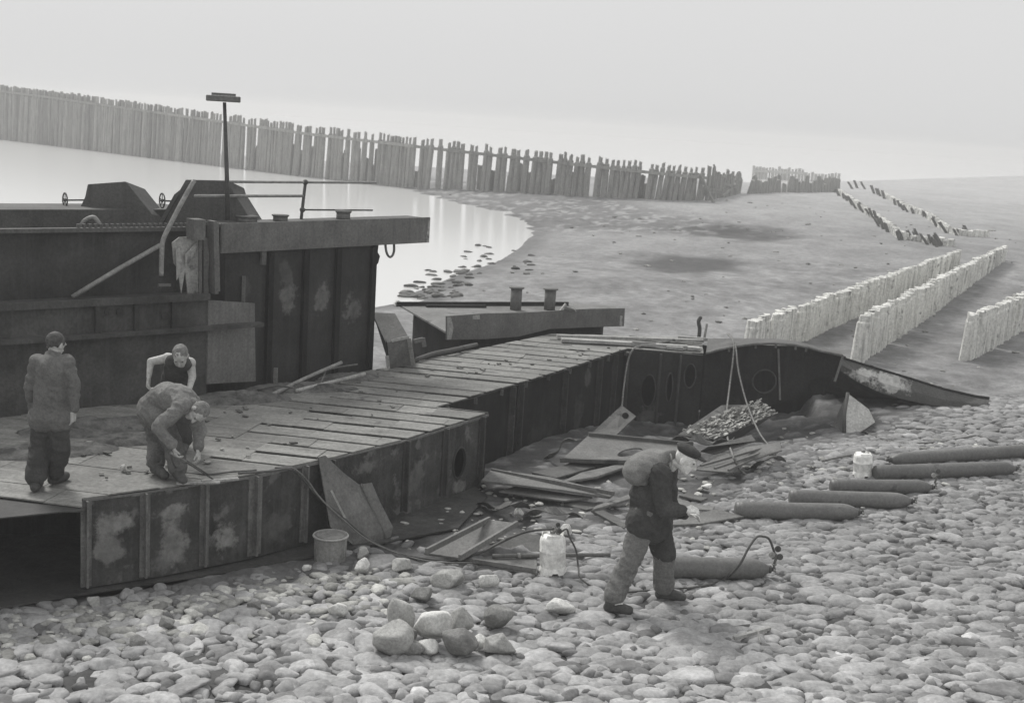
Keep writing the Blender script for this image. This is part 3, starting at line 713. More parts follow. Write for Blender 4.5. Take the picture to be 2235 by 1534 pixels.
# deck fittings at the far corner
mb = MB()
for (x0, y0, x1, y1, w) in ((1215,733,1535,744,.09),(1225,741,1430,752,.16),(1380,750,1500,757,.12),(1480,736,1545,741,.07)):
    mb.bar(Z(x0, y0, ZD+.05), Z(x1, y1, ZD+.05), w, .05)
mb.build('deck_timber', MPALEST, hull)
mb = MB(); mb.box(Z(1455, 762, ZD+.01), (.28, -.03, 0), (0, .2, 0), (0, 0, .05)); mb.box(Z(1500, 764, ZD+.01), (.22, -.02, 0), (0, .2, 0), (0, 0, .05)); mb.build('pale_hatch_board', MPALEST, hull)
p = Z(1525, 742, ZD); q = thing('mooring_post', 'thin dark bent post standing on the far corner of the deck', 'post', p)
mb = MB(); mb.tube(crom([p+[0, 0, -.02], p+[0, 0, .2], p+[-.03, 0, .34], p+[.01, 0, .43]]), [.035]*18+[.02], 8); mb.build('shaft', MPIPED, q, True)
mb = MB(); p2 = p+np.array([.1, .05, 0]); mb.bar(p2+[0, 0, -.02], p2+[.03, 0, .3], .04); mb.build('pale_slat', MPALEST, q)

# ------------------------------------------------------------------ moored barge behind, with deckhouse
BA = np.array(Z(160, 902, .9)[:2]); BB = np.array(Z(450, 870, .9)[:2]); bd = (BB-BA)/np.linalg.norm(BB-BA); bn = np.array([bd[1], -bd[0]])
BL0 = BA-bd*3.2
barge = thing('work_barge', 'dark work barge with hoppers and a deckhouse lying behind the wreck', 'barge', (BA[0], BA[1], .9))
def bw(px, py, off=0):
    A = BA+bn*off; return VP(px, py, A, A+bd)
ztop = float(bw(300, 652)[2]); zmid = float(bw(300, 725)[2]); zup = float(bw(300, 500, -.35)[2])
mb = MB(); panel(mb, BL0, BB, .3, ztop, th=1.6); mb.build('hull_side', MBARGE, barge)
def ledge(z0, z1, out, mat, name, e=0):
    mb = MB(); p = BL0+bn*.002; mb.box((p[0], p[1], z0), (bd[0]*(np.linalg.norm(BB-BL0)+e), bd[1]*(np.linalg.norm(BB-BL0)+e), 0), (bn[0]*out, bn[1]*out, 0), (0, 0, z1-z0)); mb.build(name, mat, barge)
ledge(ztop-.055, ztop+.03, .06, MBARGE, 'gunwale'); ledge(zmid-.02, zmid+.03, .12, MBARGE, 'rubbing_strake', .75)
for px in (205, 290, 372):
    P = bw(px, 690, .002); mb = MB(); mb.box((P[0], P[1], zmid+.03), (bd[0]*.06, bd[1]*.06, 0), (bn[0]*.05, bn[1]*.05, 0), (0, 0, ztop-zmid-.09)); mb.build('rib', MBARGED, barge)
for px, py in ((236, 680), (262, 682), (360, 690)):
    P = bw(px, py, .003); mb = MB(); mb.lathe(P, (bn[0], bn[1], 0), [(0, .05), (.01, .05), (.012, .03), (.02, 0)], 14); mb.build('rivet_plate', MBARGED, barge)
# bulwark set back above
A2 = BL0-bn*.35; B2_ = BB-bn*.35+bd*.1
mb = MB(); panel(mb, A2, B2_, ztop-.1, zup, th=.06); mb.build('bulwark', MBARGED, barge)
mb = MB(); panel(mb, A2-bn*1.3, B2_-bn*1.3+bd*.6, ztop, zup+.12, th=.9); mb.build('hold_coaming', MHOP, barge)
mb = MB(); mb.bar((A2[0]+bn[0]*.03, A2[1]+bn[1]*.03, zup), (B2_[0]+bn[0]*.03, B2_[1]+bn[1]*.03, zup), .09, .05); mb.build('bulwark_rail', MHOP, barge)
mb = MB()
for k in range(24):
    p = B2_-bd*(.05+k*.07); mb.box((p[0], p[1], zup+.03), (bd[0]*.035, bd[1]*.035, 0), (bn[0]*.05, bn[1]*.05, 0), (0, 0, .04))
mb.build('rail_lugs', MHOP, barge)
# grey loose panel hanging at the corner and deckhouse wall
PA = BB+bn*.02+bd*.01; PB = np.array(Z(560, 850, .9)[:2])
P1 = [VP(x, y, PA, PB) for x, y in [(452,838),(558,832),(556,662),(455,655)]]
mb = MB(); mb.poly(P1, .03); mb.build('loose_panel', MPANEL, barge)
DA = np.array(Z(470, 862, .9)[:2])*.0+np.array((-3.84, 16.3)); DB = np.array(Z(812, 800, .9)[:2]); dd = (DB-DA)/np.linalg.norm(DB-DA); dn = np.array([dd[1], -dd[0]])
zpt = float(VP(700, 481, DA, DB)[2]); zpb = float(VP(700, 541, DA, DB)[2])
house_st = [tuple(np.array(VP(px, py, DA, DB))-np.array([BA[0], BA[1], .9]))+(rx, rz, v) for px, py, rx, rz, v in
    [(628,655,.16,.26,.15),(702,655,.16,.24,.15),(770,672,.17,.2,.13),(625,600,.14,.2,.08),(535,630,.1,.2,.07)]]
MHOUSE = M('deckhouse_wall', .02, .045, 2.0, .8, .4, streak=(.065, .5), stains=house_st)
mb = MB(); panel(mb, DA+dd*.1, DB, .4, zpb, th=1.3); mb.build('deckhouse_wall', MHOUSE, barge)
for px in (583, 660, 730, 806):
    P = VP(px, 690, DA, DB); mb = MB(); p = P[:2]+dn*.003; mb.box((p[0]-dd[0]*.04, p[1]-dd[1]*.04, .7), (dd[0]*.09, dd[1]*.09, 0), (dn[0]*.06, dn[1]*.06, 0), (0, 0, zpb-.72)); mb.build('wall_rib', MDARK, barge)
P = VP(527, 690, DA, DB); mb = MB(); mb.bar((P[0]+dn[0]*.03, P[1]+dn[1]*.03, 1.75), (P[0]+dn[0]*.03, P[1]+dn[1]*.03, 2.4), .045, .04); mb.build('pale_bar', MPANEL, barge)
# platform with bollards
PE = np.array(VP(930, 500, DA, DB)[:2]); PS = DA-dd*.02; Lp = np.linalg.norm(PE-PS)
plat = thing('platform', 'long steel platform jutting out over the deckhouse wall', 'platform', (PS[0], PS[1], zpb))
mb = MB(); o = PS+dn*.07; mb.box((o[0], o[1], zpb+.004), (dd[0]*Lp, dd[1]*Lp, 0), (-dn[0]*.03, -dn[1]*.03, 0), (0, 0, zpt-zpb)); mb.build('fascia', MFASC, plat)
mb = MB(); o = PS+dn*.035; mb.box((o[0], o[1], zpt-.05), (dd[0]*(Lp-.01), dd[1]*(Lp-.01), 0), (-dn[0]*.42, -dn[1]*.42, 0), (0, 0, .04)); mb.box((o[0]-dn[0]*.3, o[1]-dn[1]*.3, zpb+.003), (dd[0]*(Lp-.5), dd[1]*(Lp-.5), 0), (-dn[0]*.1, -dn[1]*.1, 0), (0, 0, zpt-zpb-.056)); mb.build('top_plate', MHOP, plat)
mb = MB(); o = PS+dd*(Lp+.001)+dn*.075
mb.poly([(o[0]-dd[0]*.09, o[1]-dd[1]*.09, zpb+.01), (o[0], o[1], zpb+.01), (o[0], o[1], zpt-.005), (o[0]-dd[0]*.03, o[1]-dd[1]*.03, zpt-.01), (o[0]-dd[0]*.05, o[1]-dd[1]*.05, (zpb+zpt)/2)], .008); mb.build('torn_edge', MPALEST, plat)
mb = MB(); P = VP(565, 560, DA, DB); mb.box((P[0]+dn[0]*.02, P[1]+dn[1]*.02, zpb-.18), (dd[0]*.08, dd[1]*.08, 0), (dn[0]*.04, dn[1]*.04, 0), (0, 0, .18)); mb.build('hanger', MHOP, plat)
mb = MB(); P = VP(812, 545, DA, DB); b0 = P[:2]
mb.poly([(b0[0], b0[1], zpb), (b0[0]+dd[0]*.03, b0[1]+dd[1]*.03, zpb-.3), (b0[0]+dd[0]*.08, b0[1]+dd[1]*.08, zpb-.26), (b0[0]+dd[0]*.11, b0[1]+dd[1]*.11, zpb-.16), (b0[0]+dd[0]*.06, b0[1]+dd[1]*.06, zpb-.1), (b0[0]+dd[0]*.07, b0[1]+dd[1]*.07, zpb)][::-1], .06); mb.build('bracket', MDARK, plat)
sh = thing('shackle', 'rusty U shaped ring hanging under the platform end', 'shackle', VP(851, 540, DA, DB))
pts_ = [VP(x, y, DA, DB) for x, y in [(841,533),(843,548),(847,558),(852,561),(857,557),(860,547),(860,533)]]
mb = MB(); mb.tube(crom(pts_), .018, 8); mb.build('ring', MSTIFF, sh, True)
for px, w, h0, h1 in ((540, .13, 479, 468), (612, .1, 480, 466), (749, .1, 479, 457)):
    P = VP(px, h0, DA-dn*.16, DB-dn*.16); top = VP(px, h1, DA-dn*.16, DB-dn*.16); hgt = top[2]-zpt
    t_ = thing('bollard', {540: 'lowest flat bollard beside the right hopper foot', 612: 'short bollard with a flared cap left of the platform railing post', 749: 'stout bollard near the free end of the platform'}[px], 'bollard', (P[0], P[1], zpt))
    mb = MB(); mb.lathe((P[0], P[1], zpt-.02), (0, 0, 1), [(0, w), (hgt*.75, w)], 20); mb.build('drum', MFASC, t_, True)
    mb = MB(); mb.lathe((P[0], P[1], zpt-.02+hgt*.75), (0, 0, 1), [(0, w*1.02), (hgt*.12, w*1.18), (hgt*.27, w*1.2), (hgt*.29, 0)], 20); mb.build('cap', MFASC, t_, True)
# railing on the platform
rail = thing('railing', 'thin broken pipe railing over the platform', 'railing', (-3.1, 17.6, zpt))
RA, RB = DA-dn*.3, DB-dn*.3
for a, b2, r, m_ in (((497,397),(820,399),.018,MPIPE), ((425,428),(662,428),.02,MPIPE), ((660,458),(813,459),.012,MPIPED)):
    mb = MB(); mb.tube([VP(*a, RA, RB), VP(*b2, RA, RB)], r, 8); mb.build('rail', m_, rail, True)
mb = MB(); mb.tube([VP(657, 481, RA, RB), VP(660, 455, RA, RB), VP(667, 395, RA, RB)], .022, 8); 
for q in ((660, 458), (666.5, 398)): mb.ell(VP(*q, RA, RB), np.eye(3)*.04, 10, 6)
mb.build('stanchion', MPIPED, rail, True)
# hoppers
def hopper(px, Yv, label, depth):
    n_ = thing('hopper', label, 'hopper', Yp(px[0][0], px[0][1], Yv)-[0, 0, .1]); P = [Yp(x, y, Yv) for x, y in px]
    mb = MB(); mb.add(P+[p+np.array([.1, depth*.6, -.12]) for p in P], [list(range(len(P)))[::-1], list(range(len(P), 2*len(P)))]+[[i, (i+1) % len(P), (i+1) % len(P)+len(P), i+len(P)] for i in range(len(P))])
    o = mb.build('shell', MHOP, n_); bevel(o, .012, 2)
    return n_
h1 = hopper([(150,515),(166,470),(185,430),(191,402),(274,396),(331,467),(345,515)], 16.9, 'left trapezoid hopper with a handwheel on its left', .9)
h2 = hopper([(338,520),(362,468),(386,425),(405,392),(498,394),(502,408),(540,468),(548,500)], 16.9, 'right trapezoid hopper beside the lamp mast', .9)
mb = MB(); mb.bar(Yp(386, 425, 16.82), Yp(425, 394, 16.82), .04); mb.bar(Yp(336, 515, 16.82), Yp(386, 425, 16.82), .05); mb.build('edge_strap', MPIPED, h2)
mb = MB(); mb.tube(crom([Yp(172, 500, 16.3), Yp(185, 482, 16.3), Yp(205, 475, 16.3), Yp(218, 490, 16.3)]), .03, 8); mb.build('pipe_bend', MPIPE, h1, True)
for c, axl, nm in (((142, 437), (186, 437), 'spoked handwheel left of the left hopper'), ((354, 438), (384, 440), 'spoked handwheel between the two hoppers')):
    t_ = thing('handwheel', nm, 'handwheel', Yp(*c, 16.9)); C0 = Yp(*c, 16.9); ax = Yp(*axl, 16.9)-C0; ax /= np.linalg.norm(ax); ax = ax+np.array([0, .75, 0]); ax /= np.linalg.norm(ax)
    u = np.array([0, 0, 1.0]); w = np.cross(ax, u); w /= np.linalg.norm(w); R_ = .095
    mb = MB(); mb.tube([C0+R_*(math.cos(a)*u+math.sin(a)*w) for a in np.linspace(0, 2*math.pi, 25)], .01, 6, False); mb.build('rim', MPIPED, t_, True)
    for k in range(5):
        a = 2*math.pi*k/5; mb = MB(); mb.tube([C0, C0+R_*(math.cos(a)*u+math.sin(a)*w)], .006, 5); mb.build('spoke', MPIPED, t_)
    mb = MB(); mb.tube([C0-ax*.04, Yp(*axl, 16.95)+ax*.05], .012, 6); mb.ell(C0, np.eye(3)*.022, 8, 6); mb.build('shaft', MPIPED, t_, True)
# lamp mast
mast = thing('lamp_mast', 'slim mast with a flat box lamp on top', 'lamp mast', Yp(496, 470, 16.6))
mb = MB(); mb.tube([Yp(497, 480, 16.6), Yp(495, 380, 16.6), Yp(490, 224, 16.6)], [.035, .028, .022], 10); mb.build('pole', MPIPED, mast, True)
P = Yp(491, 215, 16.6); mb = MB(); mb.box(P+[-.215, -.12, -.045], (.43, .06, 0), (-.06, .24, 0), (0, 0, .075)); o = mb.build('lamp_box', MFASC, mast); bevel(o, .012)
mb = MB(); mb.box(P+[-.15, -.1, .033], (.3, .04, 0), (-.04, .19, 0), (0, 0, .03)); mb.build('lamp_cover', MFASC, mast)
# ladder pipes, torn sheet, upright beam on the barge
mb = MB(); mb.tube(crom([bw(352, 602, .02), bw(353, 560, .02), bw(356, 525, .02), bw(372, 490, .02), bw(398, 440, .02), bw(424, 394, .02)]), .03, 8); mb.build('handrail_pipe', MPIPE, barge, True)
mb = MB(); mb.tube([bw(158, 648, -.2), bw(262, 585, -.2), bw(350, 535, -.2)], .03, 8); mb.build('stay_pipe', MPIPE, barge, True)
mb = MB(); T = [bw(x, y, -.1) for x, y in [(376,530),(392,518),(440,516),(441,640),(410,642),(404,590),(396,640),(388,585),(380,575)]]; mb.poly(T[::-1], .02); mb.build('torn_sheet', MPALEST, barge)
for q in ([(444,516),(452,520),(456,560),(453,612),(455,642),(444,641)], [(384,545),(392,540),(397,566),(392,600),(386,612)], [(404,556),(430,528),(434,536),(412,575),(405,580)]):
    mb = MB(); mb.poly([bw(x, y, -.06) for x, y in q][::-1] if q[0][0] != 444 else [bw(x, y, -.06) for x, y in q], .015); mb.build('hanging_strip', MPANEL if q[0][0] == 444 else MPALEST, barge)
mb = MB(); mb.bar(bw(466, 640, .0), bw(463, 482, .0), .17, .05, (bd[0], bd[1], 0)); mb.build('upright_beam', MFASC, barge)
mb = MB(); mb.bar(bw(474, 636, .03), bw(471, 486, .03), .045, .06, (bd[0], bd[1], 0)); mb.build('beam_flange', MPANEL, barge)
mb = MB(); mb.bar(bw(346, 622, .02), bw(372, 622, .02), .03, .03); mb.build('ladder_step', MFASC, barge)
mb = MB(); mb.bar(bw(415, 500, -.02), bw(440, 500, -.02), .2, .25); mb.build('vent_box', MFASC, barge)
mb = MB(); mb.bar(bw(436, 640, -.02), bw(436, 515, -.02), .03, .03); mb.build('ladder_stile', MFASC, barge)

# ------------------------------------------------------------------ slab of another hull with two bollards
FA = Z(975, 742, .95); FB = Z(1365, 712, .95)
slab = thing('hull_slab', 'loose slab of hull decking lying beyond the wreck with bent fascia', 'ship wreck', (FA[0], FA[1], .9))
def fs_(x, y, off=0):
    d_ = (FB-FA)[:2]/np.linalg.norm((FB-FA)[:2]); n_ = np.array([d_[1], -d_[0]])*off; return VP(x, y, FA[:2]+n_, FB[:2]+n_)
mb = MB(); top = [fs_(x, y) for x, y in [(975,690),(1060,684),(1150,682),(1215,678),(1290,674),(1364,673)]]; bot = [fs_(x, y) for x, y in [(975,742),(1060,740),(1130,735),(1200,718),(1290,714),(1362,712)]]
for i in range(5): mb.poly([bot[i], bot[i+1], top[i+1], top[i]], .03)
mb.build('fascia', MFASC, slab)
zpl = float(fs_(975, 728)[2]); 
pl = [fs_(978, 727, -.035), fs_(1340, 690, -.035)]; pl = [np.array([p[0], p[1], zpl]) for p in pl]+[Z(1345, 668, zpl), Z(1240, 661, zpl), Z(862, 660, zpl)]
mb = MB(); mb.poly(pl, .03); mb.build('deck_plate', MPLATE, slab)
mb = MB(); q = [p*1.0 for p in pl]; c = sum(q)/len(q); q = [c+(p-c)*.86 for p in q]
mb.add([p*[1, 1, 0]+[0, 0, zpl-.035] for p in q]+[p*[1, 1, 0]+[0, 0, -.45] for p in q], [list(range(5)), list(range(9, 4, -1))]+[[i, i+5, (i+1) % 5+5, (i+1) % 5] for i in range(5)]); mb.build('underframe', MDARK, slab)
mb = MB(); mb.bar(Z(866, 664, zpl+.03), Z(1240, 664, zpl+.03), .05, .09); mb.bar(Z(930, 668, zpl+.02), Z(1060, 669, zpl+.02), .1, .05); mb.build('edge_angle', MDARK, slab)
mb = MB(); mb.poly([fs_(976, 692, .004), fs_(976, 741, .004), fs_(985, 741, .004), fs_(990, 715, .004), fs_(984, 692, .004)], .006); mb.poly([fs_(1352, 710, .004), fs_(1358, 712, .004), fs_(1359, 690, .004), fs_(1354, 688, .004)], .006); mb.poly([fs_(1032, 697, .004), fs_(1048, 697, .004), fs_(1047, 687, .004), fs_(1032, 688, .004)], .006); mb.build('pale_flakes', MPALEST, slab)
for px, lab in ((1125, 'left one of two tall pipe bollards on the loose slab'), (1199, 'right one of two tall pipe bollards on the loose slab')):
    P = Z(px, 676, zpl); hz = Yp(px, 626 if px < 1150 else 629, P[1])[2]-zpl
    t_ = thing('bollard', lab, 'bollard', P); mb = MB(); mb.lathe(P-[0, 0, .01], (0, 0, 1), [(0, .11), (hz*.93, .11)], 22); mb.build('drum', MFASC, t_, True)
    mb = MB(); mb.lathe(P+[0, 0, hz*.93-.01], (0, 0, 1), [(0, .112), (hz*.03, .145), (hz*.08, .15), (hz*.085, 0)], 22); mb.build('cap', MFASC, t_, True)
mb = MB(); a = fs_(1222, 678, -.06); mb.bar(a+[0, 0, -.02], a+[.1, .02, .13], .06, .03); mb.poly([a+[.1, 0, .1], a+[.25, 0, .06], a+[.3, .1, .0], a+[.05, .1, 0]], .02); tag(mb.build('torn_bracket', MPALEST), 'pale torn bracket sticking up on the slab right of the bollards', 'bracket')

# sloping band of shell plate at the right
sp = thing('shell_plate', 'curved dark shell plate with white patches sloping down to the stones', 'hull plate', (6.8, 22.2, .3))
up_px = [(1836,783),(1880,797),(1940,815),(2000,833),(2060,852),(2130,868),(2160,872)]; lo_px = [(1832,808),(1872,834),(1925,858),(1975,872),(2030,884),(2090,888),(2150,884)]
ys_ = [22.2, 22.1, 22.0, 21.95, 21.9, 21.9, 21.9]
V = []; Fc = []
for i in range(7):
    a = Yp(*up_px[i], ys_[i]); b2 = Yp(*lo_px[i], ys_[i]-.18)
    g_ = terrain_h(b2[0], b2[1]+1.2)
    prof = [a+[0, .06, .015], a, a*.5+b2*.5+[0, -.05, 0], b2, b2+[0, .25, -.1*(1-i/7)], np.array([b2[0], b2[1]+.9, min(b2[2]-.05, g_+.02)]), np.array([b2[0], b2[1]+.9, g_-.35])]
    V += prof
m_ = 7
for i in range(6):
    for k in range(m_-1): Fc.append([i*m_+k, i*m_+k+1, (i+1)*m_+k+1, (i+1)*m_+k])
MSHELL = M('shell_band', .05, .09, 2, .8, .4, stains=[tuple(Yp(x, y, 21.95)-np.array([6.8, 22.2, .3]))+(rx, rz, v) for x, y, rx, rz, v in [(1888,817,.26,.13,.55),(1935,833,.34,.17,.6),(1968,842,.2,.17,.5),(2010,852,.1,.1,.2)]])
o = mesh_obj('plating', V, Fc, MSHELL, sp); weld(o); sm = o.modifiers.new('thickness', 'SOLIDIFY'); sm.thickness = .02
mb = MB(); mb.tube([Yp(x, y, Y_)+[0, .03, .02] for (x, y), Y_ in zip(up_px, ys_)], .025, 6); mb.build('top_angle', MDARK, sp)
for x, y, Y_ in ((1840, 786, 22.2), (1900, 806, 22.05), (1985, 832, 21.96), (2050, 852, 21.9)):
    mb = MB(); p = Yp(x, y, Y_); mb.box(p+[0, .02, .02], (.05, 0, -.01), (0, .04, 0), (0, 0, .05)); mb.build('lug', MDARK, sp)
# ------------------------------------------------------------------ scrap plates lying between wreck and slope
def scrap(name, label, cat, px, dz, mat, th=.018, ridges=(), flange=None, bev=True):
    P = [G(x, y, z) for (x, y), z in zip(px, dz if hasattr(dz, '__len__') else [dz]*len(px))]
    c = sum(P)/len(P)
    n = sum(np.cross(P[i]-c, P[(i+1) % len(P)]-c) for i in range(len(P)))
    if n[2] < 0: P = P[::-1]
    t_ = thing(name, label, cat, c)
    mb = MB(); mb.poly(P, th); o = mb.build('sheet', mat, t_)
    bevel(o, .004, 1)
    for k, (a, b2, w, h, z) in enumerate(ridges):
        mb = MB(); mb.bar(G(*a, z), G(*b2, z), w, h); mb.build('flange', mat, t_)
    return t_
scrap('steel_plate', 'long flat plank like plate on top of the pile nearest the wreck corner', 'scrap plate', [(1050,1048),(1072,1024),(1200,1040),(1341,1076),(1331,1084),(1225,1068)], [.2,.2,.2,.16,.15,.18], MPLATE, .03, [((1072,1026),(1341,1077),.03,.05,.2)])
scrap('steel_plate', 'grey plate lying under the long plank like plate', 'scrap plate', [(1088,1071),(1125,1060),(1294,1084),(1232,1092)], [.08,.1,.1,.08], MPLATE, .025)
scrap('steel_plate', 'dark plate at the bottom of the pile nearest the wreck corner', 'scrap plate', [(1060,1060),(1150,1062),(1310,1105),(1280,1112)], [.05,.04,.03,.03], MPLATED, .03)
scrap('steel_strip', 'long narrow strip pointing from the plate pile towards the walking man', 'scrap strip', [(1292,1112),(1300,1103),(1385,1074),(1388,1084)], [.08,.09,.12,.12], MPLATE, .03)
scrap('steel_plate', 'pale plate with a pointed end behind the strip left of the walking man', 'scrap plate', [(1222,1052),(1270,1030),(1362,1010),(1366,1018),(1300,1040)], [.1,.1,.12,.12,.1], MPLATE, .03)
scrap('steel_plate', 'small dark plate lying flat close against the inner wall', 'scrap plate', [(1160,1030),(1240,1012),(1300,1018),(1215,1042)], .06, MPLATED, .03)
scrap('steel_channel', 'short dark angle iron lying left of the walking man at his hip', 'scrap strip', [(1290,1112),(1305,1107),(1375,1140),(1362,1152)], [.06,.06,.04,.04], MPLATED, .05)
# plate with an oval hole, propped up
def holed():
    A, B2, C, D = G(1222, 1006, .1), G(1400, 1012, .14), Yp(1512, 972, 17.9), Yp(1284, 950, 17.6)
    t_ = thing('holed_plate', 'big propped plate with an oval hole behind the walking man', 'scrap plate', A)
    u = B2-A; K = 32
    def at(s, r): return (A*(1-s)+B2*s)*(1-r)+(D*(1-s)+C*s)*r
    out = []; inn = []
    for k in range(K):
        a = 2*math.pi*k/K; ca, sa = math.cos(a), math.sin(a); t = min(.5/max(abs(ca), 1e-6), .5/max(abs(sa), 1e-6))
        sx, sy = .5+ca*t, .5+sa*t; out.append(at(sx, sy)); inn.append(at(.6+.1*ca, .48+.2*sa))
    n = np.cross(B2-A, D-A); n /= np.linalg.norm(n)
    V = out+inn+[p-n*.02 for p in out]+[p-n*.02 for p in inn]; Fc = []
    for k in range(K):
        j = (k+1) % K; Fc += [[k, j, K+j, K+k], [2*K+j, 2*K+k, 3*K+k, 3*K+j], [K+k, K+j, 3*K+j, 3*K+k], [j, k, 2*K+k, 2*K+j]]
    o = mesh_obj('sheet', V, Fc, MPLATE, t_); weld(o)
    mb = MB(); mb.bar(D+[0, 0, .02], C+[0, 0, .02], .05, .05); mb.build('flange', MPLATED, t_)
    mb = MB(); mb.bar(A+[0, 0, .02], B2+[0, 0, .02], .06, .05); mb.build('flange', MPLATED, t_)
holed()
t_ = thing('square_plate', 'tilted square plate leaning on the inner wall above the holed plate', 'scrap plate', Yp(1330, 940, 18.5))
mb = MB(); P = [Yp(1292, 944, 18.4), Yp(1345, 949, 18.3), Yp(1388, 908, 18.9), Yp(1357, 884, 19.1)]; mb.poly(P, .02); mb.build('sheet', MPLATED, t_)
mb = MB(); mb.lathe(Yp(1365, 907, 18.75)+[0, -.012, 0], (0, -.8, .6), [(0, .05), (.012, .05), (.013, .0)], 14); mb.build('dark_boss', MDARK, t_)
scrap('corrugated_sheet', 'ribbed sheet with torn edge lying below the rope ends', 'scrap sheet', [(1514,1024),(1554,993),(1630,975),(1702,964),(1707,982),(1650,1000),(1617,1012),(1598,1031),(1560,1028)], [.1,.22,.26,.3,.26,.2,.14,.1,.1], MPLATE, .02,
      [((1530,1016),(1702,967),.03,.03,.25), ((1560,1022),(1704,974),.03,.03,.22), ((1590,1026),(1660,994),.03,.03,.18)])
scrap('steel_plate', 'dark plate tucked behind the ribbed sheet', 'scrap plate', [(1530,984),(1545,975),(1640,948),(1650,962),(1560,990)], [.15,.25,.3,.25,.15], MPLATED, .02)
scrap('steel_channel', 'long channel with two raised edges lying beside the white gas bottle left of the man', 'scrap strip', [(925,1206),(1010,1218),(1132,1141),(1066,1133)], [.07,.07,.3,.3], MPLATE, .03,
      [((930,1203),(1068,1133),.03,.06,.3), ((1003,1217),(1128,1142),.03,.06,.3)])
scrap('steel_plate', 'flat dark plate under the pole beside the white gas bottle', 'scrap plate', [(1004,1218),(1110,1210),(1172,1208),(1172,1252),(1100,1240)], .03, MPLATE, .025, [((1030,1222),(1170,1244),.03,.04,.06)])
scrap('steel_plate', 'dark sheet tilted under the raised channel', 'scrap plate', [(1060,1195),(1130,1160),(1235,1178),(1170,1205)], [.03,.12,.08,.03], MPLATED, .02)
scrap('steel_plate', 'small pale sharp cornered plate right of the walking man beside the lowest cylinder', 'scrap plate', [(1462,1145),(1530,1118),(1565,1110),(1624,1126),(1532,1142)], [.05,.07,.1,.07,.05], MPLATE, .025)
scrap('steel_strip', 'bent pale strip just right of the walking man behind his hand', 'scrap strip', [(1468,1096),(1480,1086),(1520,1100),(1560,1104),(1556,1113),(1510,1110)], .09, MPLATE, .02)
scrap('steel_strip', 'short dark strip lying on the stones left of the ribbed sheet', 'scrap strip', [(1482,1080),(1500,1074),(1545,1086),(1530,1092)], .06, MPLATED, .03)
def bent_strip(label, pts, w, mat, th=.012, name='steel_strip', cat='scrap strip'):
    C_ = crom(pts, 6); V = []; Fc = []
    for i, p in enumerate(C_):
        d = C_[min(i+1, len(C_)-1)]-C_[max(i-1, 0)]; d /= np.linalg.norm(d); sd = np.cross(d, [0, 0, 1.0]); sd /= np.linalg.norm(sd)+1e-9
        tw = .9*math.sin(i*.55); sd = sd*math.cos(tw)+np.array([0, 0, 1.0])*math.sin(tw); ww = w*(.8+.35*random.random())
        V += [p-sd*ww/2, p+sd*ww/2]
    for i in range(len(C_)-1): Fc.append([2*i, 2*i+1, 2*i+3, 2*i+2])
    o = mesh_obj(name, V, Fc, mat); m = o.modifiers.new('thickness', 'SOLIDIFY'); m.thickness = th; return tag(o, label, cat)
bent_strip('twisted torn strip curling up from the mud beside the manhole', [G(1048,1098,.02), G(1085,1104,.1), G(1120,1098,.22), G(1150,1104,.05)], .12, MPLATED)
bent_strip('twisted narrow strip sticking up between the holed plate and the inner wall', [G(1190,1000,.02), G(1215,985,.2), G(1232,962,.38), G(1262,958,.5)], .07, MPLATE)
bent_strip('curled strip lying on the mud in front of the long plank like plate', [G(1150,1122,.02), G(1190,1112,.14), G(1240,1118,.06), G(1278,1128,.02)], .1, MPLATE)
bent_strip('bent dark strip hooked over the right edge of the ribbed sheet', [G(1640,1022,.02), G(1665,1004,.2), G(1690,996,.34), G(1712,1004,.18)], .07, MPLATED)
bent_strip('jagged strip lying under the flake heap', [G(1470,962,.05), G(1510,955,.22), G(1556,965,.12), G(1600,958,.2)], .14, MPLATED)
# leaning triangular plate and tub by the side plating
LA, LB = np.array(Z(715, 1205, .02)[:2]), np.array(Z(862, 1170, .02)[:2])
t_ = thing('leaning_plate', 'torn pale plate leaning against the side of the wreck', 'scrap plate', (LA[0], LA[1], 0))
def lp(x, y, f_): P = VP(x, y, LA, LB); return P+np.array([-.3*f_, .42*f_, 0])*.55
mb = MB(); P = [lp(722,1150,0), lp(770,1188,0), lp(850,1182,0), lp(858,1150,0), lp(838,1100,.3), lp(828,1062,.6), lp(800,1066,.6), lp(770,1042,.8), lp(737,1008,1), lp(722,1012,1)]
mb.poly(P, .014); mb.build('sheet', MPANEL, t_)
mb = MB(); mb.bar(lp(806,1064,.6)+[.0, -.02, 0], lp(848,1182,0)+[0, -.02, 0], .05, .02); mb.build('flange', MPLATE, t_)
mb = MB(); mb.bar(lp(735,1075,.4)+[0, -.03, 0], lp(757,1130,.1)+[0, -.03, 0], .02, .02); mb.build('bright_rod', MPALEST, t_)
tub = G(720, 1222, 0); t_ = thing('tub', 'low round grey tub against the side of the wreck beneath the leaning plate', 'tub', tub)
MTUB = M('grey_tub', .2, .32, 3, .8, .5, streak=(.08, .5), patch=(.12, 6, .6)); MTUBL = M('tub_lid', .16, .24, 6, .8, .5)
mb = MB(); mb.lathe(tub-[0, 0, .02], (0, 0, 1), [(0, .15), (.03, .165), (.27, .172), (.295, .172)], 30); mb.build('body', MTUB, t_, True)
mb = MB(); mb.lathe(tub-[0, 0, .02], (0, 0, 1), [(.2951, .150), (.30, .150)], 30); mb.build('lid', MTUBL, t_)
mb = MB(); mb.tube([tub+np.array([.178*math.cos(a), .178*math.sin(a), .27]) for a in np.linspace(0, 2*math.pi, 30)], .012, 6, False); mb.build('rim', MPALEST, t_, True)
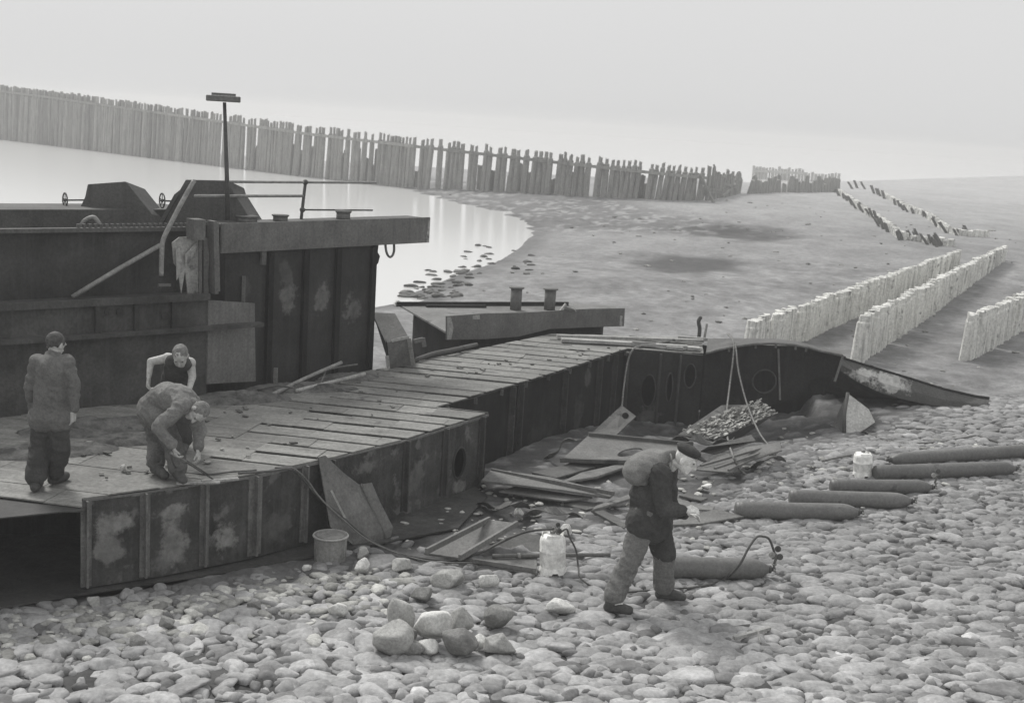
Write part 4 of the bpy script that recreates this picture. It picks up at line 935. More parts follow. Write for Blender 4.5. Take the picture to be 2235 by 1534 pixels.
# pole, timber bits
t_ = thing('round_pole', 'straight pale round pole lying on the plates behind the white gas bottle', 'pole', G(1200, 1212, .05))
mb = MB(); a, b2 = G(1075, 1213, .06), G(1332, 1210, .05); mb.tube([a+(b2-a)*f_ for f_ in np.linspace(0, 1, 8)], [.024, .022, .025, .024, .023, .024, .021, .02], 9); mb.build('shaft', MPANEL, t_, True)
mb = MB(); mb.lathe(a+(b2-a)*.22-[.015, 0, 0], b2-a, [(0, .03), (.03, .03)], 10); mb.build('collar', MPALEST, t_, True)
# bent chute like bracket and poles by the deckhouse
CA, CB = Z(848, 803, ZD+.01), Z(902, 797, ZD+.01)
t_ = thing('bent_plate_box', 'bent plate box with pale torn edges standing by the deckhouse corner', 'scrap box', (CA[0], CA[1], ZD))
y0 = CA[1]; P0 = [CA, CB, Yp(893, 738, y0+.06), Yp(842, 748, y0)]; tp2 = [Yp(862, 684, y0+.75), Yp(813, 682, y0+.75)]
mb = MB(); mb.poly(P0, .02); mb.build('front', MFASC, t_)
mb = MB(); mb.poly([P0[3], P0[2], tp2[0], tp2[1]], .02); mb.build('slope', MHOP, t_)
mb = MB(); dpt = np.array([.02, .5, 0]); mb.poly([P0[1], P0[1]+dpt, tp2[0]-[0, 0, .05], P0[2]], .02); mb.poly([P0[0]+dpt, P0[0], P0[3], tp2[1]-[0, 0, .05]], .02); mb.build('side', MDARK, t_)
mb = MB(); mb.bar(P0[1]+[0, -.02, 0], P0[2]+[0, -.02, 0], .06, .02, (0, 1, 0)); mb.bar(P0[0]+[0, -.02, 0], P0[3]*.5+P0[0]*.5+[0, -.02, 0], .05, .02, (0, 1, 0)); mb.bar(P0[3]*.6+P0[2]*.4+[-.05, -.02, 0], P0[2]+[0, -.02, .02], .04, .02, (0, 1, 0)); mb.build('torn_edge', MPALEST, t_)
mb = MB(); a = Yp(903, 745, y0+.3); mb.bar(a, a+[.13, .05, .03], .04, .06); mb.bar(a+[.13, .05, .05], a+[.16, .05, -.08], .03, .06); tag(mb.build('hooked_bracket', MFASC), 'small hooked bracket right of the bent plate box', 'bracket')
def stick(name, label, cat, px, r, z, mat, n=8):
    P = [Z(x, y, ZD+z_) for (x, y), z_ in zip(px, z)]; mb = MB(); mb.tube(crom(P, 4), r, n); return tag(mb.build(name, mat, smooth=True), label, cat)
stick('wooden_pole', 'pale pole leaning up to the left stub, upper one of two poles on the deck', 'pole', [(590,863),(665,826),(745,791)], .026, [.03,.1,.22], MPIPE)
stick('wooden_pole', 'pale straight pole, lower one of two poles on the deck', 'pole', [(645,853),(720,835),(796,816)], .028, [.03,.06,.1], MPALEST)
stick('steel_pipe', 'dark bent pipe along the deck edge under the loose slab', 'pipe', [(902,787),(945,772),(985,764),(1040,752)], .035, [.04,.06,.08,.06], MPLATED)
for k, (px, lab) in enumerate((([(700,836),(706,822),(712,808)], 'thin twig standing up between the two deck poles'), ([(640,838),(720,806),(780,795)], 'thin long lath behind the two deck poles'), ([(560,850),(600,842),(640,846)], 'short lath lying at the foot of the deckhouse wall'))):
    stick('lath', lab, 'stick', px, .012, [.02, .08, .12], MPANEL, 6)
t_ = thing('mooring_stub', 'pale leaning stub with a side block behind the deck poles', 'bollard', Z(720, 800, ZD))
mb = MB(); mb.bar(Z(722, 803, ZD), Z(722, 803, ZD)+[-.1, 0, .32], .1, .1); o = mb.build('shaft', MPIPE, t_); bevel(o, .015)
mb = MB(); mb.bar(Z(727, 796, ZD)+[0, .05, .16], Z(727, 796, ZD)+[.18, .1, .2], .09, .08); o = mb.build('side_block', MPANEL, t_); bevel(o, .01)
mb = MB(); mb.bar(Z(601, 838, ZD), Z(601, 838, ZD)+[.0, 0, .22], .05, .05); tag(mb.build('iron_stub', MPANEL), 'small upright iron stub at the foot of the deckhouse wall', 'bollard')

# rust flake heap on a bent sheet and pointed folded sheet
t_ = thing('flake_heap', 'slanting heap of thin pale flakes in the dark under the cambered end', 'scrap heap', Yp(1570, 930, 19.6))
mb = MB(); P = [Yp(1480, 948, 19.2), Yp(1560, 960, 19.0), Yp(1690, 905, 20.3), Yp(1655, 882, 20.5), Yp(1575, 884, 20.2)]
cc = sum(P)/5-np.array([0, 0, .45]); mb.add(P+[cc], [[0, 1, 2, 3, 4]]+[[(i+1) % 5, i, 5] for i in range(5)]); mb.build('mound', MPLATED, t_)
mb = MB()
for k in range(620):
    a, b2 = random.random(), random.random()
    q = (P[0]*(1-a)+P[3]*a)*(1-b2)+(P[1]*(1-a)+P[2]*a)*b2
    if random.random() < .35 and a < .3: continue
    s = random.uniform(.02, .08); an = random.uniform(-.5, .9); d_ = np.array([math.cos(an), math.sin(an)*.4, .35*math.cos(an)])
    mb.bar(q+[0, 0, .01+random.random()*.10*(1-b2)], q+d_*s+[0, 0, .02+random.random()*.1*(1-b2)], s*random.uniform(.4, .8), .008, (random.uniform(-.3, .3), random.uniform(-.3, .1), 1))
o = mb.build('flakes', M('pale_flake', .18, .38, 5, .9, .3, island=.5), t_); o['kind'] = 'stuff'
tb = G(1862, 944, 0); y0 = tb[1]
t_ = thing('folded_sheet', 'pointed tent shaped folded sheet standing on the stones before the dark hull end', 'scrap sheet', tb)
ap = Yp(1850, 858, y0+.15); l0 = Yp(1816, 928, y0+.25); m0 = Yp(1842, 946, y0-.12); r0 = Yp(1910, 921, y0+.1); bk = Yp(1870, 915, y0+.8)
mb = MB(); mb.poly([l0, m0, ap+[-.005, -.01, 0]], .015); mb.build('dark_flap', MPANEL, t_)  # left flap in a darker grey than the right one
mb = MB(); mb.poly([m0, Yp(1880, 942, y0-.05), r0, ap*.35+r0*.65+[.05, 0, .05], ap], .015); mb.build('pale_flap', M('sheet_pale', .5, .64, 3, .85, .4, streak=(.12, .4)), t_)
mb = MB(); mb.poly([r0, bk, ap], .01); mb.poly([bk, l0, ap], .01); mb.build('back_flap', MPANEL, t_)
mb = MB(); mb.tube([m0+[0, -.015, 0], m0*.5+ap*.5+[-.03, -.03, 0], ap+[.0, -.01, .01]], [.035, .03, .03], 7); mb.build('fold_seam', MPLATED, t_, True)

# ------------------------------------------------------------------ gas cylinders and white gas bottles
MCYL = M('cylinder_paint', .10, .15, 2.5, .5, .15, patch=(.06, 5, .63), streak=(.2, .25), spec=.5)
MCYLD = M('cylinder_paint_dark', .085, .13, 2.5, .5, .15, patch=(.05, 4, .62), streak=(.18, .3), spec=.5)
MBRASS = M('valve_metal', .15, .28, 8, .45, .1, metal=.3)
def cylinder(label, foot, head, R_, mat, valve=True, tilt=0):
    """lying high pressure cylinder from the foot to the valve end, given by the pixel of the axis where it meets the ground"""
    a = G(*foot, R_*.92); b2 = G(*head, R_*.92); d_ = b2-a; L = np.linalg.norm(d_); d_ /= L
    t_ = thing('gas_cylinder', label, 'gas cylinder', a-[0, 0, R_*.9], 'gas cylinders lying on the stone slope')
    mb = MB(); prof = [(0, R_*.55), (.012, R_*.9), (.04, R_), (.07, R_*1.0), (.075, R_*1.025), (.10, R_*1.025), (.105, R_), (L-.30, R_), (L-.24, R_*.97), (L-.18, R_*.86), (L-.12, R_*.64), (L-.085, R_*.42), (L-.07, R_*.34)]
    mb.lathe(a, d_, [(h, q) for h, q in prof], 36); mb.build('body', mat, t_, True)
    if valve:
        mb = MB(); mb.lathe(a+d_*(L-.075), d_, [(0, R_*.36), (.03, R_*.36), (.032, R_*.2), (.075, R_*.2), (.078, .0)], 16); mb.build('neck', MPIPED, t_, True)
        mb = MB(); c = a+d_*(L-.015); w = np.cross(d_, [0, 0, 1]); w /= np.linalg.norm(w); mb.tube([c-w*.0, c+[0, 0, .06]], .014, 8); mb.lathe(c+[0, 0, .05], (0, 0, 1), [(0, .026), (.012, .028), (.014, 0)], 12); mb.tube([c, c+w*.06], .012, 8); mb.build('valve', MBRASS, t_, True)
    return t_, a, b2, d_
cylinder('cylinder lying lowest of the fanned row, nearest the walking man and dark plates', (1604, 1113), (1885, 1118), .105, MCYL)
cylinder('cylinder second from the bottom of the fanned row, its valve end touching the stones', (1722, 1086), (2000, 1094), .105, MCYL)
_, a3, b3, d3 = cylinder('cylinder third from the bottom of the fanned row with a gauge at its right end', (1812, 1062), (2044, 1063), .098, MCYLD)
cylinder('long cylinder just right of the farther white gas bottle, running out of view', (1908, 1032), (2225, 1022), .105, MCYLD)
cylinder('topmost long cylinder behind the others at the right, with pale pointed left end', (2270, 982), (1935, 1004), .1, MCYL)
t6, a6, b6, d6 = cylinder('single cylinder lying apart behind the legs of the walking man', (1440, 1238), (1692, 1242), .115, MCYL)
def gauge(label, P, s=1.0):
    t_ = thing('regulator', label, 'regulator', P)
    mb = MB(); mb.tube([P, P+np.array([.02, 0, .07])*s, P+np.array([.01, 0, .13])*s], .016*s, 8); mb.lathe(P+np.array([-.03, 0, .08])*s, (1, 0, .2), [(0, .02*s), (.07*s, .02*s)], 10); mb.build('valve_body', MBRASS, t_, True)
    for dx, dz in ((-.04, .12), (.05, .10), (.02, .19)):
        mb = MB(); mb.lathe(P+np.array([dx, -.01, dz])*s, (.1, -1, .2), [(0, .032*s), (.022*s, .036*s), (.024*s, .03*s), (.024*s, 0)], 16); mb.build('gauge', MPIPED if dx > 0 else MPALEST, t_, True)
    return t_
gauge('pair of pressure gauges on the valve of the single cylinder', b6-d6*.02+np.array([0, 0, .05]), .95)
gauge('small gauge cluster on the valve end of the third cylinder', b3-d3*.03+np.array([-.0, 0, .06]), .85)
MWHITE = M('white_enamel', .76, .86, 2.5, .5, .15, grain=18)
def bottle(label, px, lean, R_, Hh):
    P = G(*px); t_ = thing('gas_bottle', label, 'gas bottle', P, 'white gas bottles')
    up = np.array([lean, 0, 1.0]); up /= np.linalg.norm(up)
    mb = MB(); mb.lathe(P+up*.06, up, [(0, R_*.8), (.02, R_*.95), (.05, R_), (Hh*.43, R_), (Hh*.435, R_*1.012), (Hh*.45, R_*1.012), (Hh*.455, R_), (Hh*.68, R_), (Hh*.76, R_*.93), (Hh*.82, R_*.7), (Hh*.85, R_*.3), (Hh*.86, 0)], 36); mb.build('body', MWHITE, t_, True)
    # foot ring with cut-outs
    V = []; Fc = []; n_ = 36; c0 = P-up*.0; x_ = np.cross([0, 1.0, 0], up); x_ /= np.linalg.norm(x_); y_ = np.cross(up, x_)
    for k in range(n_):
        a = 2*math.pi*k/n_; notch = .045 if k % 9 in (0, 1, 2) else 0
        for (h, r) in ((notch, R_*1.08), (.09, R_*.98), (.09, R_*.94), (notch, R_*1.03)): V.append(c0+up*h+(x_*math.cos(a)+y_*math.sin(a))*r)
    for k in range(n_):
        j = (k+1) % n_
        for q in range(4): Fc.append([k*4+q, j*4+q, j*4+(q+1) % 4, k*4+(q+1) % 4])
    mesh_obj('foot_ring', V, Fc, MWHITE, t_, False)
    V = []; Fc = []
    for k in range(n_):
        a = 2*math.pi*k/n_; tt = Hh-.0 if k % 12 < 8 else Hh-.05
        for (h, r) in ((Hh*.74, R_*.86), (tt, R_*.84), (tt, R_*.80), (Hh*.74, R_*.82)): V.append(c0+up*h+(x_*math.cos(a)+y_*math.sin(a))*r)
    for k in range(n_):
        j = (k+1) % n_
        for q in range(4): Fc.append([k*4+q, j*4+q, j*4+(q+1) % 4, k*4+(q+1) % 4])
    mesh_obj('collar', V, Fc, MWHITE, t_, False)
    mb = MB(); c = P+up*(Hh*.84); mb.lathe(c, up, [(0, .02), (.06, .018), (.062, .028), (.09, .028), (.092, 0)], 12); mb.tube([c+up*.04, c+up*.045+np.array([.07, -.02, .02])], .014, 8); mb.build('valve', MBRASS, t_, True)
    return P, up
B1, up1 = bottle('white gas bottle with scuffed paint and hoses left of the walking man', (1206, 1251), -.06, .135, .44)
B2b, up2 = bottle('small bright white gas bottle beside the fanned row of cylinders', (1882, 1041), -.07, .125, .34)
gauge('regulator with hoses on top of the scuffed white gas bottle', B1+up1*.40+np.array([.03, 0, 0]), .7)
# ------------------------------------------------------------------ hoses and ropes
def hose(label, pts, r=.012, mat=None, name='hose', cat='hose'):
    mb = MB(); mb.tube(crom(pts, 6), r, 7); return tag(mb.build(name, mat or MRUB, smooth=True), label, cat)
def side(px, py, off=.1):
    i = max(j for j in range(5) if [180, 360, 540, 730, 890, 1065][j] <= px); A = np.array(W[i]); B2 = np.array(W[i+1]); d_ = (B2-A)/np.linalg.norm(B2-A); n_ = np.array([d_[1], -d_[0]])*off
    return VP(px, py, A+n_, B2+n_)
hose('twin hose drooping from the deck edge down the hull side to the scuffed white bottle', [Z(520, 1033, ZD+.02), Z(590, 1028, ZD+.02), Z(632, 1024, ZD+.03), side(660, 1045), side(700, 1088, .16), side(750, 1130, .3), G(800, 1172, .16), G(850, 1200, .05), G(910, 1216, .02), G(985, 1222, .03), G(1045, 1207, .08), G(1100, 1180, .2), G(1150, 1160, .35), B1+up1*.45+np.array([0, -.05, .05])], .013, MRUB)
hose('thin second hose beside the twin hose on the hull side', [Z(600, 1020, ZD+.02), Z(640, 1022, ZD+.03), side(672, 1050, .12), side(690, 1075, .15), side(712, 1100, .22), side(752, 1136, .33), G(800, 1176, .18), G(870, 1208, .03), G(950, 1226, .02), G(1060, 1228, .05)], .009, MPLATE)
hose('hose looping from the white gas bottle down onto the stones behind the walking man', [B1+up1*.43+np.array([.06, 0, .0]), B1+up1*.5+np.array([.14, -.03, .0]), Yp(1243, 1172, B1[1]), Yp(1257, 1200, B1[1]), Yp(1262, 1235, B1[1]-.05), G(1268, 1262, .05), G(1300, 1282, .02), G(1345, 1292, .02), G(1420, 1288, .02), G(1505, 1282, .02)], .010)
hose('dark hose arching over the single cylinder to its gauges', [G(1500, 1284, .02), G(1545, 1276, .02), G(1583, 1262, .03), Yp(1612, 1235, a6[1]-.25), Yp(1634, 1195, a6[1]-.2), Yp(1650, 1173, a6[1]-.1), Yp(1664, 1170, a6[1]), Yp(1680, 1178, a6[1]+.05), b6-d6*.02+np.array([.01, 0, .14])], .013)
hose('rope hanging from the deck corner onto the tilted square plate', [Z(1520, 738, ZD+.03), Z(1450, 746, ZD+.03), Z(1400, 755, ZD+.03), Z(1382, 762, ZD+.05), Yp(1370, 790, 20.9), Yp(1362, 840, 20.7), Yp(1356, 900, 20.2)], .016, MROPE, 'rope', 'rope')
hose('left one of two ropes hanging from the cambered end', [VP(1597, 742, AE, BE)+[0, .5, .03], VP(1600, 754, AE, BE)+[0, -.08, .02], Yp(1594, 830, 20.7), Yp(1586, 900, 20.0), Yp(1587, 950, 19.4), G(1598, 990, .3), G(1612, 1020, .1), G(1628, 1036, .02)], .015, MROPE, 'rope', 'rope')
hose('right one of two ropes hanging from the cambered end', [VP(1601, 742, AE, BE)+[0, .5, .03], VP(1603, 754, AE, BE)+[0, -.08, .02], Yp(1612, 810, 20.7), Yp(1630, 880, 20.2), Yp(1655, 940, 19.3), Yp(1680, 975, 18.6), G(1690, 988, .1)], .014, MROPE, 'rope', 'rope')
hose('dark cable lying along the stones at the right from the folded sheet', [G(1882, 938, .02), G(1915, 955, .02), G(1960, 966, .02), G(2010, 968, .02), G(2060, 963, .02), G(2110, 955, .02), G(2180, 940, .02)], .018)
hose('second dark cable lying higher up the stones at the right edge', [G(1930, 940, .02), G(2000, 936, .02), G(2060, 940, .02), G(2130, 950, .02), G(2200, 972, .02)], .014)
hose('thin pale stick lying on the stones left of the small white gas bottle', [G(1795, 1006, .04), G(1830, 998, .05), G(1858, 993, .05)], .016, MPANEL, 'stick', 'stick')
# ------------------------------------------------------------------ rocks
def rock(c, size, seed, mb, rot=None, planes=17, sub=4):
    KR = 45 if sub > 2 else 22; r_ = np.random.default_rng(seed); bm = bmesh.new(); bmesh.ops.create_icosphere(bm, subdivisions=sub, radius=1)
    V = np.array([v.co[:] for v in bm.verts]); Fc = [[v.index for v in f.verts] for f in bm.faces]; bm.free()
    n = r_.normal(size=(planes, 3)); n /= np.linalg.norm(n, axis=1)[:, None]; dd_ = r_.uniform(.5, .95, planes)
    dt = V@n.T; q = np.where(dt > .05, dd_/np.maximum(dt, .05), 9)
    rad = -np.log(np.sum(np.exp(-q*KR), axis=1)+math.exp(-KR*1.12))/KR
    rad *= 1+.03*np.array([mnoise.noise(Vector(v*3+seed)) for v in V])
    V = V*rad[:, None]; V = V/np.abs(V).max(axis=0)*.92
    a = r_.uniform(0, 6.28) if rot is None else rot
    R2 = np.array([[math.cos(a), -math.sin(a), 0], [math.sin(a), math.cos(a), 0], [0, 0, 1]])
    V = (V*np.array(size))@R2.T+np.array(c); mb.add(V, Fc)
MROCKW = M('pale_rock', .52, .70, 4, .85, .5, grain=40, patch=(.2, 5, .66)); MROCK = M('grey_rock', .30, .44, 4, .9, .6, grain=40); MROCKD = M('dark_rock', .17, .27, 4, .9, .6, grain=40)
def stone(label, px, w, h, mat, seed, dz=0, group=None, dep=None):
    P = G(*px); sc = P[1]/FPX*1.03; sx = w*sc/2*1.0; sz = h*sc/2*1.12; dz = dz+.02
    mb = MB(); rock(P+np.array([0, 0, sz*.72+dz]), (sx*1.12, dep or sx*.95, sz*1.18), seed, mb, rot=.2)
    o = mb.build('rock', mat, smooth=True); return tag(o, label, 'rock', group)
gr = 'rocks in the small pile in front'
stone('white topped rock crowning the small rock pile in front', (943, 1408), 84, 72, MROCKW, 3, .085, gr)
stone('grey rounded rock at the left end of the small rock pile', (848, 1424), 108, 66, MROCK, 5, 0, gr)
stone('dark wedge shaped rock at the front of the pile left of the small white stone', (894, 1432), 62, 42, MROCKD, 8, 0, gr)
stone('small white stone under the white topped rock', (932, 1430), 50, 32, MROCKW, 9, 0, gr)
stone('dark angular rock right of the white topped rock at the front of the pile', (1004, 1432), 84, 64, MROCKD, 12, 0, gr)
stone('upright grey rock behind the white topped rock, right side', (1002, 1385), 66, 76, MROCK, 14, 0, gr)
stone('upright pale rock behind the white topped rock, left side', (880, 1385), 76, 84, MROCK, 16, 0, gr)
stone('grey slab rock between the left end rock and the white topped rock', (888, 1412), 56, 50, MROCKD, 19, 0, gr)
stone('grey block lying just right of the small rock pile', (1088, 1428), 76, 46, MROCK, 22, 0, gr)
stone('small pale stone between the dark angular rock and the grey block', (1046, 1420), 36, 32, MROCKW, 24, 0, gr)
stone('white flat stone lying alone left of the rock pile', (733, 1344), 52, 30, MROCKW, 31)
stone('round pale slab standing up left of the scuffed white gas bottle', (1066, 1285), 48, 36, MROCKW, 33)
stone('big grey slab stone sticking out behind the round pale slab', (985, 1280), 92, 44, MROCK, 35)
stone('dark slab stone tilted behind the rock pile', (915, 1312), 56, 30, MROCKD, 36)
stone('white broken stone near the trailing foot of the walking man', (1222, 1340), 72, 36, MROCKW, 38)
stone('grey jagged stone below the white broken stone', (1085, 1372), 70, 50, MROCKD, 40)
stone('pale pointed stone leaning near the hull lip', (792, 1252), 40, 34, MROCKW, 42)
stone('pale block standing beside the hull lip under the tub', (790, 1222), 28, 26, MROCK, 43)
stone('pale chunky stone right of the pointed stone', (878, 1247), 48, 30, MROCK, 44)
stone('small round pale stone under the hull lip', (670, 1248), 22, 16, MROCKW, 46)
stone('rounded grey boulder under the hull lip at the far left', (208, 1326), 36, 28, MROCK, 48)
stone('dark brick shaped stone on the rubble at lower left', (362, 1372), 38, 24, MROCKD, 50)
stone('dark squarish stone on the rubble right of the brick shaped stone', (556, 1330), 34, 18, MROCKD, 52)
stone('dark stone at the lower left edge of the rubble', (300, 1412), 36, 22, MROCKD, 53)
stone('pale wedge stone on the mud behind the white gas bottle', (1236, 1168), 30, 26, MROCKW, 55)
stone('small pale stone on the mud beside the channel', (1132, 1128), 22, 18, MROCKW, 57)
stone('pale stone beside the end of the ribbed sheet', (1686, 998), 26, 24, MROCK, 58)
stone('white stone on the rubble straight right of the walking man', (1542, 1070), 26, 14, MROCKW, 59)
stone('pale cube stone resting on the slab corner beside the deckhouse', (868, 668), 18, 12, MROCKW, 60).location = (0, 0, 0)
# pale board with a nail on the foreground stones
t_ = thing('broken_lath', 'thin pale broken lath lying on the foreground stones at lower right', 'stick', G(1650, 1385))
mb = MB(); mb.bar(G(1602, 1392, .05), G(1680, 1370, .06), .04, .03); mb.build('strip', MPALEST, t_)
mb = MB(); mb.tube([G(1655, 1378, .09), G(1657, 1392, .06), G(1660, 1402, .04)], .008, 6); mb.build('splinter', MPALEST, t_)
# loose rubble: too many to count
mb = MB(); r_ = random.Random(3); n = 0
for k in range(760):
    zone = r_.random()
    if zone < .5: px, py = r_.uniform(-60, 900), 0; py = float(np.interp(px, [-60, 115, 420, 700, 900], [1362, 1340, 1300, 1250, 1238]))+abs(r_.gauss(0, 45)); s = r_.uniform(.015, .065)*(1 if r_.random() < .8 else 1.5)
    elif zone < .85: px, py = r_.uniform(860, 1560), r_.uniform(1030, 1200); s = r_.uniform(.012, .05)
    else: px, py = r_.uniform(1560, 2150), r_.uniform(935, 1060); s = r_.uniform(.02, .06)
    if zone < .5 and py > 1440: continue
    P = G(px, py); rock(P+np.array([0, 0, s*.2]), (s*r_.uniform(1, 2), s*1.1, s*r_.uniform(.35, .7)), k, mb, sub=2, planes=9)
o = mb.build('rubble', M('rubble_stone', .26, .44, 5, .9, .4, island=.45), smooth=True); o['kind'] = 'stuff'
# wet weedy stones along the water's edge
mb = MB()
for k in range(120):
    px, py = r_.choice([(r_.uniform(870, 1040), r_.uniform(590, 650)), (r_.uniform(1000, 1160), r_.uniform(545, 600)), (r_.uniform(880, 1000), r_.uniform(622, 655))])
    if py < 655-(px-870)*.62-14: continue
    if r_.random() < (px-870)/900: continue
    P = G(px, py); P[2] = max(P[2], WATER_Z); s = r_.uniform(.06, .2); rock(P+np.array([0, 0, s*.05]), (s*1.7, s, s*.5), k+2000, mb, sub=2, planes=10)
o = mb.build('shore_stones', M('wet_stone', .05, .11, 3, .7, .4, island=.3), smooth=True); o['kind'] = 'stuff'
# grime and small litter on the deck
mb = MB()
def heap(px, py, rx, ry, h, seed):
    c = Z(px, py, ZD+.004); n_ = 26; V = []; Fc = []
    for i in range(n_+1):
        for j in range(n_+1):
            u, v = i/n_*2-1, j/n_*2-1; rr = math.hypot(u, v); q = max(0, 1-rr*rr)**.8
            z = h*q*(.4+1.2*vnoise(np.array(u*4+seed), np.array(v*4)))+.02*q*float(vnoise(np.array(u*13+seed), np.array(v*13)))
            V.append((c[0]+u*rx+v*.3*rx, c[1]+v*ry+u*.35*ry, c[2]+float(z)-.012*(rr > .98)-.02*max(0, rr-1)))
    for i in range(n_):
        for j in range(n_):
            if math.hypot((i+.5)/n_*2-1, (j+.5)/n_*2-1) < 1.0: Fc.append([i*(n_+1)+j, (i+1)*(n_+1)+j, (i+1)*(n_+1)+j+1, i*(n_+1)+j+1])
    mb.add(V, Fc)
heap(215, 935, .75, .5, .09, 1); heap(300, 960, .5, .3, .05, 5); heap(520, 872, .6, .35, .07, 9); heap(660, 848, .7, .3, .05, 13); heap(110, 985, .6, .4, .05, 17); heap(760, 825, .4, .3, .05, 21)
o = mb.build('deck_dirt', M('deck_dirt', .06, .17, 6, .95, .6, patch=(.05, 3, .58), grain=25), smooth=True); o['kind'] = 'stuff'
mb = MB()
for k in range(60):
    x, y = r_.uniform(140, 900), 0; y = r_.uniform(float(np.interp(x, [140, 460, 900], [905, 880, 800])), float(np.interp(x, [140, 540, 900], [1060, 1000, 900])))
    P = Z(x, y, ZD+.012); s = r_.uniform(.015, .05); mb.bar(P, P+np.array([r_.uniform(-1, 1), r_.uniform(-1, 1), .1])*s*2, s, .012)
for k in range(25):
    f_ = r_.random(); x = 900+f_*480; y = 800-f_*50+r_.uniform(0, 35)*(1-f_*.5); P = Z(x, y, ZD+.012); s = r_.uniform(.015, .04); mb.bar(P, P+np.array([r_.uniform(-1, 1), r_.uniform(-1, 1), .1])*s*2, s, .02)
o = mb.build('deck_litter', M('litter', .08, .3, 5, .9, .2, island=.6)); o['kind'] = 'stuff'
# ------------------------------------------------------------------ people
def capsule(mb, a, b2, ra, rb, n=14):
    a = np.array(a, float); b2 = np.array(b2, float); d = b2-a; L = np.linalg.norm(d)
    if L < .01: b2 = a+np.array([0, 0, .01]); d = b2-a; L = .01
    d /= L; pts = []; R_ = []
    for k in range(5): t = math.pi/2*(1-k/5); pts.append(a-d*ra*math.sin(t)); R_.append(max(ra*math.cos(t), .0006))
    pts += [a, a*.5+b2*.5, b2]; R_ += [ra, (ra+rb)/2, rb]
    for k in range(1, 6): t = math.pi/2*k/5; pts.append(b2+d*rb*math.sin(t)); R_.append(max(rb*math.cos(t), .0006))
    # straight axis: rings built by tube
    mb.tube(pts, R_, n)
def flesh(name, mb, mat, parent, voxel=.01, wr=0, wsc=9, smooth_it=4, seed=0):
    o = mesh_obj('tmp', mb.v, mb.f, None)
    weld(o)
    m = o.modifiers.new('r', 'REMESH'); m.mode = 'VOXEL'; m.voxel_size = voxel
    s = o.modifiers.new('s', 'SMOOTH'); s.iterations = smooth_it; s.factor = .5
    bpy.context.view_layer.update()
    dg = bpy.context.evaluated_depsgraph_get(); me2 = bpy.data.meshes.new_from_object(o.evaluated_get(dg))
    bpy.data.objects.remove(o)
    n = len(me2.vertices); co = np.empty(n*3, np.float32); me2.vertices.foreach_get('co', co); co = co.reshape(-1, 3).astype(float)
    if wr:
        # folds: broad creases plus fine crumple
        nr_ = np.empty(n*3, np.float32); me2.vertices.foreach_get('normal', nr_); nr_ = nr_.reshape(-1, 3)
        dsp = np.array([.8*mnoise.noise(Vector((p[0]*wsc+seed, p[1]*wsc, p[2]*wsc*.55)))+1.1*(.3-abs(mnoise.noise(Vector((p[0]*wsc*1.3+p[2]*7, p[1]*wsc*1.3+seed, p[2]*wsc*1.5))))) for p in co])
        co = co+nr_*dsp[:, None]*wr
    co -= np.array(parent_world(parent)); me2.vertices.foreach_set('co', co.astype(np.float32).ravel())
    me2.polygons.foreach_set('use_smooth', [True]*len(me2.polygons)); me2.update(); me2.name = name
    ob = bpy.data.objects.new(name, me2); COL.objects.link(ob); me2.materials.clear(); me2.materials.append(mat); ob.parent = parent
    return ob
def unit(v): v = np.array(v, float); return v/np.linalg.norm(v)
MSKIN = M('skin', .38, .46, 8, .6, .1); MHAIR = M('hair', .05, .1, 30, .8, .4)
MJACK = M('work_jacket', .04, .075, 5, .95, .5, grain=45, patch=(.12, 4, .62)); MTROU = M('faded_trousers', .13, .20, 5, .95, .5, grain=45, patch=(.085, 4.5, .60)); MTROUD = M('dark_trousers', .04, .07, 5, .95, .4, grain=45)
MSHIRT = M('grey_smock', .11, .16, 5, .95, .4, grain=45); MBOOT = M('boot_leather', .05, .09, 8, .7, .3); MVEST = M('dark_vest', .045, .07, 6, .95, .3, grain=45)
MCAP = M('cap_cloth', .035, .06, 10, .95, .3, grain=45); MSACK = M('sack_cloth', .17, .25, 6, .95, .5, grain=70); MEYE = M('eye', .03, .05, 10, .4, 0)
def hand(mb, wr, d, palm_n, curl=.5, s=1.0, thumb_side=1):
    """palm, four unequal bent fingers and a thumb; d points along the hand, palm_n out of the palm"""
    d = unit(d); pn = unit(np.array(palm_n)-d*np.dot(palm_n, d)); sd = np.cross(d, pn)*thumb_side
    for k in (-1, 0, 1): capsule(mb, wr+sd*k*.018*s, wr+d*.085*s+sd*k*.026*s, .018*s, .016*s, 10)
    for k, (off, L) in enumerate(((.033, .070), (.011, .080), (-.011, .075), (-.032, .058))):
        b0 = wr+d*.088*s+sd*off*s; a1 = curl*.8; a2 = curl*1.7; a3 = curl*2.4
        p1 = b0+(d*math.cos(a1)+pn*math.sin(a1))*L*.45*s; p2 = p1+(d*math.cos(a2)+pn*math.sin(a2))*L*.32*s; p3 = p2+(d*math.cos(a3)+pn*math.sin(a3))*L*.24*s
        capsule(mb, b0, p1, .0098*s, .009*s, 8); capsule(mb, p1, p2, .009*s, .0082*s, 8); capsule(mb, p2, p3, .0082*s, .0072*s, 8)
    t0 = wr+d*.03*s+sd*.03*s; t1 = t0+unit(d*.6+sd*.7+pn*.35)*.045*s; t2 = t1+unit(d*.9+sd*.1+pn*.5)*.032*s
    capsule(mb, t0, t1, .014*s, .011*s, 8); capsule(mb, t1, t2, .011*s, .009*s, 8)
